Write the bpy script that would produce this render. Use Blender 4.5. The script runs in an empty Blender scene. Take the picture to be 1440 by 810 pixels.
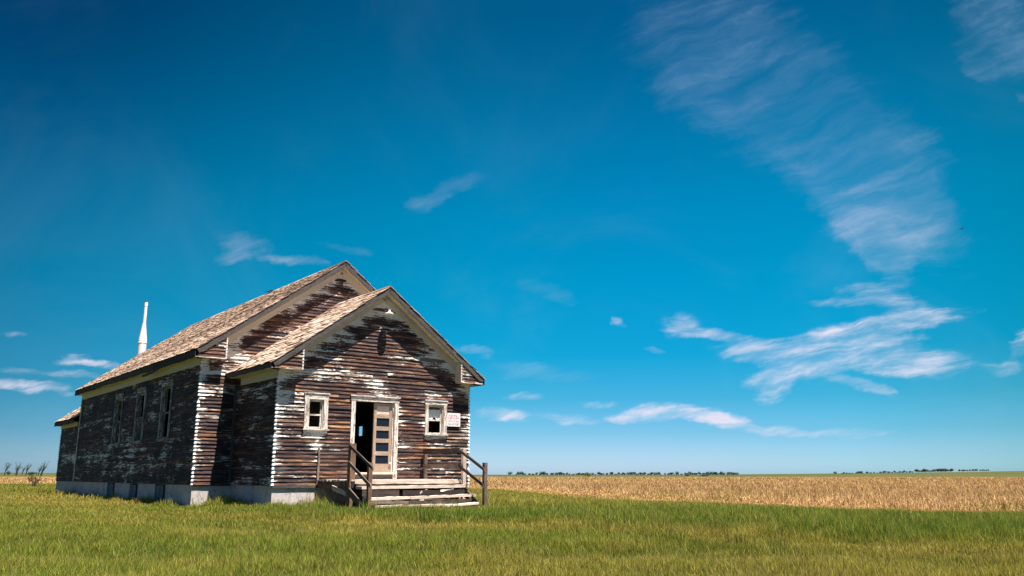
import bpy, bmesh, math, random
import numpy as np
from mathutils import Vector, Matrix

random.seed(7)
RNG = np.random.default_rng(11)
scene = bpy.context.scene
COL = scene.collection
rad = math.radians

# ------------------------------------------------------------------ camera
CAM_Z = 0.94
cam_data = bpy.data.cameras.new("camera")
cam_data.sensor_width = 36.0
cam_data.lens = 29.507
cam_data.clip_start = 0.05
cam_data.clip_end = 20000.0
cam = bpy.data.objects.new("camera", cam_data)
cam.location = (0, 0, CAM_Z)
cam.rotation_euler = (rad(90) + 0.2185, 0, 0)
COL.objects.link(cam)
scene.camera = cam

# ------------------------------------------------------------------ light, sky
scene.view_settings.view_transform = 'Standard'
scene.view_settings.look = 'None'
scene.view_settings.exposure = 1.25
scene.view_settings.gamma = 1.0
EXPO = 2.378
SUN_EL = rad(70.0)
SUN_H = Vector((0.757, -0.653))
SUN_H.normalize()

world = bpy.data.worlds.new("World")
scene.world = world
world.use_nodes = True


class NG:
    """tiny helper to write node trees"""
    def __init__(self, tree):
        self.t = tree
        self.n = tree.nodes
        self.l = tree.links

    def node(self, typ, **kw):
        nd = self.n.new(typ)
        for k, v in kw.items():
            setattr(nd, k, v)
        return nd

    def put(self, sock, val):
        if isinstance(val, bpy.types.NodeSocket):
            self.l.new(val, sock)
        elif val is not None:
            if hasattr(sock.default_value, '__len__') and not isinstance(val, (int, float)):
                val = tuple(val)
                if len(sock.default_value) == 4 and len(val) == 3:
                    val = val + (1.0,)
            sock.default_value = val

    def math(self, op, a, b=None, c=None, clamp=False):
        nd = self.node('ShaderNodeMath', operation=op, use_clamp=clamp)
        self.put(nd.inputs[0], a)
        if b is not None:
            self.put(nd.inputs[1], b)
        if c is not None:
            self.put(nd.inputs[2], c)
        return nd.outputs[0]

    def vmath(self, op, a, b=None):
        nd = self.node('ShaderNodeVectorMath', operation=op)
        self.put(nd.inputs[0], a)
        if b is not None:
            self.put(nd.inputs[1], b)
        return nd.outputs[0]

    def mix(self, fac, a, b, blend='MIX'):
        nd = self.node('ShaderNodeMix', data_type='RGBA', blend_type=blend)
        nd.clamp_factor = True
        self.put(nd.inputs[0], fac)
        self.put(nd.inputs[6], a)
        self.put(nd.inputs[7], b)
        return nd.outputs[2]

    def noise(self, vec, scale, detail=3.0, rough=0.55, dim='3D', dist=0.0):
        nd = self.node('ShaderNodeTexNoise', noise_dimensions=dim)
        if vec is not None:
            self.put(nd.inputs['Vector'], vec)
        nd.inputs['Scale'].default_value = scale
        nd.inputs['Detail'].default_value = detail
        nd.inputs['Roughness'].default_value = rough
        nd.inputs['Distortion'].default_value = dist
        return nd.outputs['Fac'], nd.outputs['Color']

    def ramp(self, fac, stops, interp='LINEAR'):
        nd = self.node('ShaderNodeValToRGB')
        cr = nd.color_ramp
        cr.interpolation = interp
        while len(cr.elements) < len(stops):
            cr.elements.new(1.0)
        for e, (p, c) in zip(cr.elements, stops):
            e.position = p
            e.color = tuple(c) + (1.0,) if len(c) == 3 else c
        self.put(nd.inputs[0], fac)
        return nd.outputs[0]

    def smooth(self, x, lo, hi):
        nd = self.node('ShaderNodeMapRange', interpolation_type='SMOOTHSTEP')
        self.put(nd.inputs[0], x)
        self.put(nd.inputs[1], lo)
        self.put(nd.inputs[2], hi)
        nd.inputs[3].default_value = 0.0
        nd.inputs[4].default_value = 1.0
        return nd.outputs[0]

    def comb(self, x, y, z):
        nd = self.node('ShaderNodeCombineXYZ')
        for s, v in zip(nd.inputs, (x, y, z)):
            self.put(s, v)
        return nd.outputs[0]

    def sep(self, v):
        nd = self.node('ShaderNodeSeparateXYZ')
        self.put(nd.inputs[0], v)
        return nd.outputs


def lin(c):
    out = []
    for x in c:
        x = x / 255.0
        out.append(x / 12.92 if x <= 0.04045 else ((x + 0.055) / 1.055) ** 2.4)
    return out


def build_world():
    g = NG(world.node_tree)
    bg = g.n['Background']
    out = g.n['World Output']
    bg.inputs[1].default_value = 0.1
    sky = g.node('ShaderNodeTexSky', sky_type='NISHITA')
    sky.sun_disc = False
    sky.sun_elevation = SUN_EL
    sky.sun_rotation = math.atan2(SUN_H.x, SUN_H.y)
    sky.altitude = 300
    sky.air_density = 1.0
    sky.dust_density = 0.5
    sky.ozone_density = 1.5
    # colour grade of the clear sky by elevation (deep polarised blue above, pale at the horizon)
    elev = (0.6, 1.5, 2.7, 5.0, 7.9, 12.8, 17.6, 22.4, 27.0, 30.6)
    want = ((180, 214, 238), (164, 209, 236), (130, 200, 232), (74, 185, 227), (20, 170, 222),
            (0, 152, 213), (0, 138, 200), (0, 120, 181), (0, 102, 160), (0, 90, 146))
    have = ((.575, .565, .44), (.58, .60, .485), (.56, .63, .55), (.445, .58, .625), (.325, .47, .61), (.225, .35, .52),
            (.175, .28, .45), (.145, .235, .40), (.125, .205, .36), (.115, .19, .338))
    stops = []
    K = 4.0
    for e, w, h in zip(elev, want, have):
        c = [a / EXPO / b / K * q for a, b, q in zip(lin(w), h, (1.0, 1.06, .95) if e > 9 else (1.04, 1.0, 1.0))]
        stops.append((math.sin(rad(e)), c))
    stops.append((0.62, [a * 1.0 for a in stops[-1][1]]))
    stops.append((0.80, (0.085, 0.095, 0.10)))  # upper sky out of view, dimmed to cut the light on shaded sides
    tc = g.node('ShaderNodeTexCoord')
    d = g.sep(tc.outputs['Generated'])
    tint = g.ramp(d[2], stops)
    tint = g.vmath('SCALE', tint)
    tint.node.inputs[3].default_value = K
    # darker away from the polarisation axis, to the left and the far right
    ysafe = g.math('MAXIMUM', d[1], 0.02)
    a = g.math('DIVIDE', d[0], ysafe)
    b = g.math('DIVIDE', d[2], ysafe)
    an = g.math('MULTIPLY_ADD', a, 0.5, 0.5, clamp=True)
    az = g.ramp(an, [(0.0, (.45, .55, .55)), (0.18, (.5, .58, .58)), (0.32, (.74, .82, .78)), (0.48, (1, 1, .96)),
                     (0.58, (1.0, 1.0, 1.0)), (0.70, (.86, 1.0, .96)), (0.82, (.60, .84, .76)), (1.0, (.55, .7, .7))])
    front = g.smooth(d[1], 0.0, 0.3)
    az = g.mix(front, (0.78, .68, .76), az)  # unseen sky behind the camera, toned to set the light on shaded walls
    corner = g.math('MULTIPLY', g.smooth(a, -0.12, -0.62), g.smooth(b, 0.2, 0.62))  # upper left darkening, lens vignette painted in along with the polarised blue
    az = g.mix(g.math('MULTIPLY', corner, 0.55), az, (.10, .22, .40))
    col = g.mix(1.0, sky.outputs[0], tint, 'MULTIPLY')
    col = g.mix(1.0, col, az, 'MULTIPLY')
    # cirrus: (azimuth tangent, elevation tangent, half length, half width, slope, opacity)
    clouds = [(0.2867, 0.5454, 0.1546, 0.1038, -0.514, 0.3), (0.3593, 0.4657, 0.1804, 0.1002, -0.492, 0.36), (0.4424, 0.3741, 0.151, 0.0767, -0.618, 0.42), (0.4608, 0.322, 0.0718, 0.0695, -0.387, 0.66), (0.4557, 0.2694, 0.0538, 0.0267, -0.996, 0.25), (0.6418, 0.5603, 0.0697, 0.0837, 0.336, 0.42), (0.6076, 0.5098, 0.026, 0.019, -0.56, 0.3), (0.6512, 0.4626, 0.0137, 0.0106, -1.219, 0.25),
        (0.2062, 0.1758, 0.0332, 0.0165, 0.099, 0.6), (0.2487, 0.1668, 0.0567, 0.0082, -0.102, 0.5), (0.3072, 0.1426, 0.0707, 0.0186, -0.068, 0.5), (0.3134, 0.108, 0.044, 0.0183, 0.487, 0.8), (0.38, 0.1422, 0.1009, 0.0348, 0.355, 0.75), (0.4664, 0.1759, 0.0974, 0.013, 0.208, 0.6), (0.4624, 0.2044, 0.0678, 0.0215, -0.243, 0.5), (0.3976, 0.203, 0.0673, 0.0071, -0.026, 0.3), (0.4645, 0.1392, 0.1008, 0.0279, -0.179, 0.55), (0.4562, 0.1178, 0.0483, 0.0092, -0.119, 0.55), (0.4187, 0.103, 0.0516, 0.0091, -0.277, 0.35),
        (0.5885, 0.1242, 0.0348, 0.0138, 0.091, 0.6), (0.607, 0.152, 0.0274, 0.0186, 0.552, 0.6), (-0.0168, 0.0706, 0.0406, 0.0101, -0.085, 0.75), (0.0629, 0.066, 0.0402, 0.009, -0.098, 0.6), (0.1806, 0.071, 0.0625, 0.0124, 0.045, 0.8), (0.2431, 0.0623, 0.0569, 0.0112, -0.179, 0.75), (0.3137, 0.0524, 0.0603, 0.0079, -0.053, 0.6), (0.4013, 0.0486, 0.0559, 0.009, 0.049, 0.3), (0.0126, 0.0907, 0.0342, 0.0067, 0.032, 0.5), (0.099, 0.0815, 0.031, 0.0057, 0.0, 0.55), (0.1259, 0.064, 0.023, 0.0056, -0.051, 0.5),
        (0.1222, 0.179, 0.0139, 0.0062, -0.202, 0.32), (0.1664, 0.143, 0.0183, 0.0049, -0.097, 0.2), (0.0381, 0.1169, 0.0849, 0.0138, -0.08, 0.10), (-0.047, 0.1426, 0.0205, 0.0095, -0.262, 0.2), (-0.3339, 0.2806, 0.0471, 0.021, -0.145, 0.55), (-0.3436, 0.2624, 0.0282, 0.0099, 0.092, 0.3), (-0.2601, 0.257, 0.0392, 0.0085, -0.125, 0.55), (-0.2105, 0.2715, 0.0472, 0.0074, -0.128, 0.12),
        (-0.5239, 0.1352, 0.0193, 0.0092, 0.098, 0.6), (-0.4936, 0.1296, 0.0346, 0.0059, -0.099, 0.6), (-0.5861, 0.1216, 0.0345, 0.007, -0.018, 0.5), (-0.584, 0.1046, 0.0368, 0.0102, -0.177, 0.8), (-0.5349, 0.1008, 0.033, 0.0103, -0.034, 0.7), (-0.5263, 0.1182, 0.045, 0.0057, -0.063, 0.4), (-0.6, 0.1632, 0.0235, 0.0047, -0.101, 0.3), (-0.1044, 0.3336, 0.0324, 0.0164, 0.337, 0.3), (-0.0669, 0.3593, 0.0367, 0.0178, 0.401, 0.25), (0.0433, 0.2176, 0.0404, 0.0138, -0.329, 0.05)]
    q = g.comb(a, b, 0.0)
    _, w1 = g.noise(q, 8.0, 4.0, 0.6)
    _, w2 = g.noise(q, 30.0, 5.0, 0.65)
    off1 = g.vmath('MULTIPLY', g.vmath('SUBTRACT', w1, (0.5, 0.5, 0.5)), (0.09, 0.022, 0.0))
    off2 = g.vmath('MULTIPLY', g.vmath('SUBTRACT', w2, (0.5, 0.5, 0.5)), (0.045, 0.011, 0.0))
    qw = g.vmath('ADD', q, g.vmath('ADD', off1, off2))
    shape = None
    opac = None
    for (ca, cb, sl, sw, ang, op) in clouds:
        mp = g.node('ShaderNodeMapping', vector_type='TEXTURE')
        g.put(mp.inputs[0], qw)
        mp.inputs[1].default_value = (ca, cb, 0)
        mp.inputs[2].default_value = (0, 0, ang)
        big = sw > 0.05
        mp.inputs[3].default_value = (sl * (1.6 if big else 1.35), sw * (1.5 if big else 1.3), 1)
        gr = g.node('ShaderNodeTexGradient', gradient_type='SPHERICAL')
        g.put(gr.inputs[0], mp.outputs[0])
        sm = g.smooth(gr.outputs['Fac'], 0.0, 0.95)
        if shape is None:
            shape = sm
            opac = g.math('MULTIPLY', sm, op)
        else:
            shape = g.math('ADD', sm, shape)
            opac = g.math('MULTIPLY_ADD', sm, op, opac)
    opac = g.math('DIVIDE', opac, g.math('MAXIMUM', shape, 0.02))

    def fibres(angle, sx, sy, lo, hi, warp):
        m1 = g.node('ShaderNodeMapping')
        g.put(m1.inputs[0], g.vmath('ADD', q, g.vmath('MULTIPLY', g.vmath('SUBTRACT', w1, (0.5, 0.5, 0.5)), (warp, warp, 0))))
        m1.inputs[2].default_value = (0, 0, rad(-angle))
        v = g.vmath('MULTIPLY', m1.outputs[0], (sx, sy, 1))
        f, _ = g.noise(v, 1.0, 7.0, 0.64, dist=0.15)
        return g.smooth(f, lo, hi)
    low_f = fibres(9, 9, 70, 0.30, 0.68, 0.03)
    low_g = fibres(16, 6, 24, 0.30, 0.64, 0.04)
    high_f = fibres(22, 6, 38, 0.26, 0.74, 0.045)
    high_g = fibres(18, 4.5, 11, 0.34, 0.70, 0.06)
    is_high = g.smooth(b, 0.22, 0.30)
    fa = g.mix(is_high, low_f, high_f)
    fb = g.mix(is_high, low_g, high_g)
    fib = g.math('MULTIPLY_ADD', fb, 0.6, g.math('MULTIPLY', fa, 0.5))
    ero = g.math('SUBTRACT', g.math('MINIMUM', shape, 1.0), g.math('MULTIPLY', g.math('SUBTRACT', 1.0, fib), 0.72))
    body = g.math('MULTIPLY', g.smooth(ero, -0.10, 1.0), g.math('MULTIPLY_ADD', fa, 0.70, 0.30))
    body = g.math('MULTIPLY', body, g.math('MULTIPLY_ADD', g.math('MULTIPLY', fb, fb), 0.65, 0.35))
    body = g.math('MULTIPLY', body, g.smooth(shape, 0.02, 0.4))
    dens = g.math('MULTIPLY', body, g.math('MULTIPLY', opac, g.math('MULTIPLY_ADD', is_high, -0.42, 1.6)), clamp=True)
    # a barely visible veil over the whole sky
    f3, _ = g.noise(q, 3.0, 6.0, 0.6, dist=0.8)
    veil = g.math('MULTIPLY', g.smooth(f3, 0.45, 0.8), 0.05)
    dens = g.math('MULTIPLY', g.math('ADD', dens, veil), front, clamp=True)
    # thin high cloud is lavender grey, thick cloud white
    cc = g.mix(g.smooth(b, 0.42, 0.18), [x * 10 / EXPO for x in lin((150, 182, 222))], [x * 10 / EXPO for x in lin((226, 228, 246))])
    col = g.mix(dens, col, cc)
    g.l.new(col, bg.inputs[0])
    g.l.new(bg.outputs[0], out.inputs[0])


build_world()

sun_data = bpy.data.lights.new("sun", 'SUN')
sun_data.energy = 5.0
sun_data.angle = rad(0.53)
sun_data.color = (1.0, 0.93, 0.83)
sun = bpy.data.objects.new("sun", sun_data)
sdir = Vector((SUN_H.x * math.cos(SUN_EL), SUN_H.y * math.cos(SUN_EL), math.sin(SUN_EL)))
sun.rotation_euler = sdir.to_track_quat('Z', 'Y').to_euler()
sun.location = (10, -10, 40)
COL.objects.link(sun)


# ------------------------------------------------------------------ object helpers
def tag(o, label=None, cat=None, group=None, kind=None):
    if label: o['label'] = label
    if cat: o['category'] = cat
    if group: o['group'] = group
    if kind: o['kind'] = kind
    return o


def empty(name, loc, rz=0.0):
    o = bpy.data.objects.new(name, None)
    o.empty_display_size = 0.3
    o.location = loc
    o.rotation_euler = (0, 0, rz)
    COL.objects.link(o)
    return o


class MB:
    """collects shapes, then links them as one mesh object"""
    def __init__(self):
        self.v = []; self.f = []; self.uv = []; self.c = []

    def quad(self, pts, uv=None, c=(0.5, 0.5, 0.5)):
        i = len(self.v)
        self.v += [tuple(p) for p in pts]
        self.f.append(tuple(range(i, i + len(pts))))
        self.uv += uv if uv else [(0, 0)] * len(pts)
        if c and not isinstance(c[0], (int, float)):
            self.c += c
        else:
            self.c += [c] * len(pts)

    def hexa(self, p, c=(0.5, 0.5, 0.5), uvo=(0, 0)):
        """8 corners: bottom ring 0-3, top ring 4-7"""
        p = [Vector(x) for x in p]
        for q in ((3, 2, 1, 0), (4, 5, 6, 7), (0, 1, 5, 4), (1, 2, 6, 5), (2, 3, 7, 6), (3, 0, 4, 7)):
            a, b, cc, d = (p[k] for k in q)
            w = (b - a).length; h = (d - a).length
            if w > h:
                uv = [(uvo[0], uvo[1]), (uvo[0] + w, uvo[1]), (uvo[0] + w, uvo[1] + h), (uvo[0], uvo[1] + h)]
            else:
                uv = [(uvo[0], uvo[1]), (uvo[0], uvo[1] + w), (uvo[0] + h, uvo[1] + w), (uvo[0] + h, uvo[1])]
            self.quad((a, b, cc, d), uv, c)

    def box(self, x0, x1, y0, y1, z0, z1, c=None, j=0.0):
        if c is None:
            c = (random.random(), random.random(), random.random())
        r = lambda: random.uniform(-j, j)
        o = random.uniform(0, 40), random.uniform(0, 40)
        self.hexa([(x0 + r(), y0 + r(), z0 + r()), (x1 + r(), y0 + r(), z0 + r()), (x1 + r(), y1 + r(), z0 + r()), (x0 + r(), y1 + r(), z0 + r()),
                   (x0 + r(), y0 + r(), z1 + r()), (x1 + r(), y0 + r(), z1 + r()), (x1 + r(), y1 + r(), z1 + r()), (x0 + r(), y1 + r(), z1 + r())], c, o)

    def plank(self, p0, p1, wv, tv, segs=8, jit=0.004, c=None, taper=0.0):
        """a worn board from p0 to p1; wv, tv full width and thickness vectors"""
        if c is None:
            c = (random.random(), random.random(), random.random())
        p0, p1, wv, tv = Vector(p0), Vector(p1), Vector(wv), Vector(tv)
        L = (p1 - p0).length
        wl, tl = wv.length, tv.length
        wn, tn = wv.normalized(), tv.normalized()
        rings = []
        bow = random.uniform(-1, 1) * jit * 2
        uo, vo = random.uniform(0, 50), random.uniform(0, 50)
        for i in range(segs + 1):
            t = i / segs
            base = p0.lerp(p1, t) + wn * bow * math.sin(math.pi * t)
            e0 = random.uniform(-jit, jit); e1 = random.uniform(-jit, jit)
            e2 = random.uniform(-jit, jit) * .5
            ring = [base + wn * (-wl / 2 + e0) + tn * (-tl / 2), base + wn * (wl / 2 + e1) + tn * (-tl / 2),
                    base + wn * (wl / 2 + e1) + tn * (tl / 2 + e2), base + wn * (-wl / 2 + e0) + tn * (tl / 2 + e2)]
            rings.append(ring)
        ws = (0, wl, wl + tl, 2 * wl + tl, 2 * wl + 2 * tl)
        for i in range(segs):
            a, b = rings[i], rings[i + 1]
            u0, u1 = uo + L * i / segs, uo + L * (i + 1) / segs
            for k in range(4):
                k2 = (k + 1) % 4
                self.quad((a[k], b[k], b[k2], a[k2]), [(u0, vo + ws[k]), (u1, vo + ws[k]), (u1, vo + ws[k + 1]), (u0, vo + ws[k + 1])], c)
        self.quad(rings[0][::-1], None, c)
        self.quad(rings[-1], None, c)

    def lathe(self, base, prof, n=16, c=(0.5, 0.5, 0.5), axis=None):
        base = Vector(base)
        m = Matrix.Identity(3)
        if axis is not None:
            m = Vector((0, 0, 1)).rotation_difference(Vector(axis)).to_matrix()
        P = [[base + m @ Vector((r * math.cos(2 * math.pi * k / n), r * math.sin(2 * math.pi * k / n), z)) for k in range(n)] for r, z in prof]
        for i in range(len(P) - 1):
            for k in range(n):
                k2 = (k + 1) % n
                self.quad((P[i][k], P[i][k2], P[i + 1][k2], P[i + 1][k]), [(k / n, prof[i][1]), ((k + 1) / n, prof[i][1]), ((k + 1) / n, prof[i + 1][1]), (k / n, prof[i + 1][1])], c)
        self.quad([P[0][k] for k in range(n)][::-1], None, c)
        self.quad([P[-1][k] for k in range(n)], None, c)

    def tube(self, pts, radii, n=7, c=(0.5, 0.5, 0.5)):
        pts = [Vector(p) for p in pts]
        rings = []
        for i, p in enumerate(pts):
            d = (pts[min(i + 1, len(pts) - 1)] - pts[max(i - 1, 0)]).normalized()
            x = d.orthogonal().normalized(); y = d.cross(x)
            rings.append([p + (x * math.cos(2 * math.pi * k / n) + y * math.sin(2 * math.pi * k / n)) * radii[i] for k in range(n)])
        for i in range(len(pts) - 1):
            for k in range(n):
                k2 = (k + 1) % n
                self.quad((rings[i][k], rings[i][k2], rings[i + 1][k2], rings[i + 1][k]), None, c)
        self.quad(rings[0][::-1], None, c)
        self.quad(rings[-1], None, c)

    def build(self, name, mat, parent=None, smooth=False):
        me = bpy.data.meshes.new(name)
        me.from_pydata(self.v, [], self.f)
        uvl = me.uv_layers.new(name='UVMap')
        lv = np.empty(len(me.loops), dtype=np.int32)
        me.loops.foreach_get('vertex_index', lv)
        uva = np.array(self.uv, dtype=np.float32).reshape(-1, 2)[lv]
        uvl.data.foreach_set('uv', uva.ravel())
        ca = me.attributes.new('tone', 'FLOAT_COLOR', 'POINT')
        cc = np.ones((len(self.v), 4), dtype=np.float32)
        cc[:, :3] = np.array([tuple(x)[:3] for x in self.c], dtype=np.float32)
        ca.data.foreach_set('color', cc.ravel())
        me.materials.append(mat)
        if smooth:
            me.polygons.foreach_set('use_smooth', np.ones(len(me.polygons), dtype=bool))
        me.update()
        o = bpy.data.objects.new(name, me)
        COL.objects.link(o)
        if parent is not None:
            o.parent = parent
        return o


# ------------------------------------------------------------------ materials
def new_mat(name):
    m = bpy.data.materials.new(name)
    m.use_nodes = True
    g = NG(m.node_tree)
    return m, g, g.n['Principled BSDF']


def tone_uv(g):
    at = g.node('ShaderNodeAttribute', attribute_name='tone')
    sp = g.node('ShaderNodeSeparateColor')
    g.put(sp.inputs[0], at.outputs['Color'])
    uv = g.node('ShaderNodeUVMap', uv_map='UVMap')
    s = g.sep(uv.outputs[0])
    return sp.outputs, s


def bump(g, bsdf, h, strength=0.3, dist=0.01):
    b = g.node('ShaderNodeBump')
    b.inputs['Strength'].default_value = strength
    b.inputs['Distance'].default_value = dist
    g.put(b.inputs['Height'], h)
    g.l.new(b.outputs[0], bsdf.inputs['Normal'])


WOOD_STOPS = [(0.0, (.017, .012, .015)), (0.24, (.040, .022, .024)), (0.41, (.092, .044, .036)), (0.54, (.22, .100, .054)), (0.70, (.43, .225, .100)), (0.9, (.50, .30, .16)), (1.0, (.62, .46, .31))]


def siding_material(name, stops, paint_col, bias=0.0):
    m, g, p = new_mat(name)
    t, s = tone_uv(g)
    rnd = g.math('MULTIPLY', t[2], 37.0)
    big, _ = g.noise(g.comb(g.math('MULTIPLY', s[0], 0.8), g.math('MULTIPLY', s[1], 1.5), 0.0), 1.0, 5.0, 0.65)
    streak, _ = g.noise(g.comb(g.math('MULTIPLY', s[0], 2.3), g.math('MULTIPLY', s[1], 24.0), rnd), 1.0, 6.0, 0.72)
    along, _ = g.noise(g.comb(g.math('MULTIPLY', s[0], 1.3), g.math('MULTIPLY', s[1], 5.0), rnd), 1.0, 4.0, 0.65)
    fine, _ = g.noise(g.comb(g.math('MULTIPLY', s[0], 11.0), g.math('MULTIPLY', s[1], 60.0), 3.0), 1.0, 3.0, 0.6)
    grain, _ = g.noise(g.comb(g.math('MULTIPLY', s[0], 0.9), g.math('MULTIPLY', s[1], 55.0), rnd), 1.0, 5.0, 0.7)
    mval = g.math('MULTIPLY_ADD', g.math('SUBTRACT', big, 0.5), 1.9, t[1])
    mval = g.math('MULTIPLY_ADD', g.math('SUBTRACT', streak, 0.5), 2.3, mval)
    mval = g.math('MULTIPLY_ADD', g.math('SUBTRACT', fine, 0.5), 0.8, mval)
    mval = g.math('MULTIPLY_ADD', g.math('SUBTRACT', t[2], 0.5), 0.45, mval)
    paint = g.smooth(mval, 0.48 - bias, 0.68 - bias)
    wv = g.math('MULTIPLY_ADD', t[0], 0.36, g.math('MULTIPLY', g.math('SUBTRACT', grain, 0.5), 2.2))
    wv = g.math('MULTIPLY_ADD', g.math('SUBTRACT', along, 0.42), 1.1, wv)
    wv = g.math('MULTIPLY_ADD', g.math('SUBTRACT', streak, 0.42), 0.5, wv)
    wood = g.ramp(wv, stops)
    grey = g.mix(grain, (.05, .042, .042), (.30, .255, .23))
    wood = g.mix(g.math('MULTIPLY', g.smooth(g.math('MULTIPLY_ADD', streak, 0.5, g.math('MULTIPLY', big, 0.5)), 0.46, 0.62), 0.35), wood, grey)
    pv = g.mix(g.smooth(fine, 0.35, 0.7), [x * .80 for x in paint_col], paint_col)
    col = g.mix(paint, wood, pv)
    g.put(p.inputs['Base Color'], col)
    p.inputs['Roughness'].default_value = 0.75
    p.inputs['Specular IOR Level'].default_value = 0.25
    h = g.math('MULTIPLY_ADD', paint, 0.4, grain)
    bump(g, p, h, 0.5, 0.006)
    return m


def trim_material(name, paint_col, wood_stops, keep=0.6, rough=0.65):
    m, g, p = new_mat(name)
    t, s = tone_uv(g)
    rnd = g.math('MULTIPLY', t[2], 37.0)
    n1, _ = g.noise(g.comb(g.math('MULTIPLY', s[0], 3.0), g.math('MULTIPLY', s[1], 22.0), rnd), 1.0, 5.0, 0.65)
    n2, _ = g.noise(g.comb(g.math('MULTIPLY', s[0], 22.0), g.math('MULTIPLY', s[1], 60.0), rnd), 1.0, 3.0, 0.6)
    mv = g.math('MULTIPLY_ADD', g.math('SUBTRACT', n1, 0.5), 1.5, g.math('MULTIPLY', g.math('SUBTRACT', n2, 0.5), 0.6))
    paint = g.smooth(mv, 0.44 - keep, 0.58 - keep)
    wood = g.ramp(g.math('MULTIPLY_ADD', n2, 0.5, g.math('MULTIPLY', n1, 0.5)), wood_stops)
    pv = g.mix(n2, [x * .84 for x in paint_col], paint_col)
    g.put(p.inputs['Base Color'], g.mix(paint, wood, pv))
    p.inputs['Roughness'].default_value = rough
    p.inputs['Specular IOR Level'].default_value = 0.25
    bump(g, p, g.math('MULTIPLY_ADD', paint, 0.5, n2), 0.5, 0.006)
    return m


GREY_STOPS = [(0.25, (.045, .038, .036)), (0.5, (.16, .125, .105)), (0.75, (.33, .26, .21))]
RAW_STOPS = [(0.2, (.12, .075, .055)), (0.5, (.34, .25, .19)), (0.8, (.55, .44, .35))]


def wood_material(name, stops, rough=0.8):
    m, g, p = new_mat(name)
    t, s = tone_uv(g)
    rnd = g.math('MULTIPLY', t[2], 37.0)
    n1, _ = g.noise(g.comb(g.math('MULTIPLY', s[0], 1.4), g.math('MULTIPLY', s[1], 45.0), rnd), 1.0, 5.0, 0.65)
    n2, _ = g.noise(g.comb(g.math('MULTIPLY', s[0], 5.0), g.math('MULTIPLY', s[1], 9.0), rnd), 1.0, 4.0, 0.6)
    v = g.math('MULTIPLY_ADD', n2, 0.5, g.math('MULTIPLY', n1, 0.6))
    v = g.math('MULTIPLY_ADD', g.math('SUBTRACT', t[0], 0.5), 0.35, v)
    g.put(p.inputs['Base Color'], g.ramp(v, stops))
    p.inputs['Roughness'].default_value = rough
    p.inputs['Specular IOR Level'].default_value = 0.2
    bump(g, p, n1, 0.6, 0.006)
    return m


def shingle_material(name):
    m, g, p = new_mat(name)
    t, s = tone_uv(g)
    rnd = g.math('MULTIPLY', t[2], 51.0)
    n1, _ = g.noise(g.comb(g.math('MULTIPLY', s[0], 40.0), g.math('MULTIPLY', s[1], 3.0), rnd), 1.0, 4.0, 0.6)
    n2, _ = g.noise(g.comb(s[0], s[1], 0.0), 0.9, 4.0, 0.6)
    v = g.math('MULTIPLY_ADD', t[0], 0.62, g.math('MULTIPLY', n1, 0.34))
    v = g.math('MULTIPLY_ADD', g.math('SUBTRACT', n2, 0.5), 0.55, v)
    c = g.ramp(v, [(0.08, (.06, .04, .033)), (0.25, (.23, .15, .112)), (0.42, (.42, .295, .225)), (0.60, (.56, .42, .33)), (0.85, (.74, .62, .53))])
    g.put(p.inputs['Base Color'], c)
    p.inputs['Roughness'].default_value = 0.85
    p.inputs['Specular IOR Level'].default_value = 0.15
    bump(g, p, n1, 0.5, 0.004)
    return m


def simple(name, col, rough=0.7, var=0.15, scale=6.0, metal=0.0, spec=0.3, bumpy=0.0):
    m, g, p = new_mat(name)
    tc = g.node('ShaderNodeTexCoord')
    n, _ = g.noise(tc.outputs['Object'], scale, 5.0, 0.6)
    c = g.mix(n, [x * (1 - var) for x in col], [min(1, x * (1 + var)) for x in col])
    g.put(p.inputs['Base Color'], c)
    p.inputs['Roughness'].default_value = rough
    p.inputs['Metallic'].default_value = metal
    p.inputs['Specular IOR Level'].default_value = spec
    if bumpy:
        bump(g, p, n, bumpy, 0.01)
    return m


def concrete_material():
    m, g, p = new_mat('concrete')
    tc = g.node('ShaderNodeTexCoord')
    v = tc.outputs['Object']
    n1, _ = g.noise(v, 2.2, 6.0, 0.65)
    n2, _ = g.noise(v, 22.0, 4.0, 0.6)
    s = g.sep(v)
    # board marks from the forms, water stains running down
    st, _ = g.noise(g.comb(g.math('MULTIPLY', s[0], 7.0), g.math('MULTIPLY', s[1], 7.0), g.math('MULTIPLY', s[2], 0.8)), 1.0, 4.0, 0.6)
    c = g.ramp(g.math('MULTIPLY_ADD', n2, 0.35, g.math('MULTIPLY', n1, 0.65)), [(0.3, (.32, .28, .265)), (0.5, (.56, .50, .475)), (0.7, (.70, .635, .60))])
    c = g.mix(g.math('MULTIPLY', g.smooth(st, 0.52, 0.72), 0.55), c, (.26, .22, .20))
    vo = g.node('ShaderNodeTexVoronoi', feature='DISTANCE_TO_EDGE')
    _, wc = g.noise(v, 3.0, 4.0, 0.6)
    vv = g.vmath('ADD', v, g.vmath('SCALE', wc))
    g.put(vo.inputs['Vector'], vv)
    vo.inputs['Scale'].default_value = 0.9
    crack = g.smooth(vo.outputs['Distance'], 0.012, 0.003)
    c = g.mix(g.math('MULTIPLY', crack, 0.75), c, (.12, .10, .09))
    g.put(p.inputs['Base Color'], c)
    p.inputs['Roughness'].default_value = 0.9
    bump(g, p, g.math('MULTIPLY_ADD', crack, -0.6, n2), 0.5, 0.01)
    return m


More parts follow.
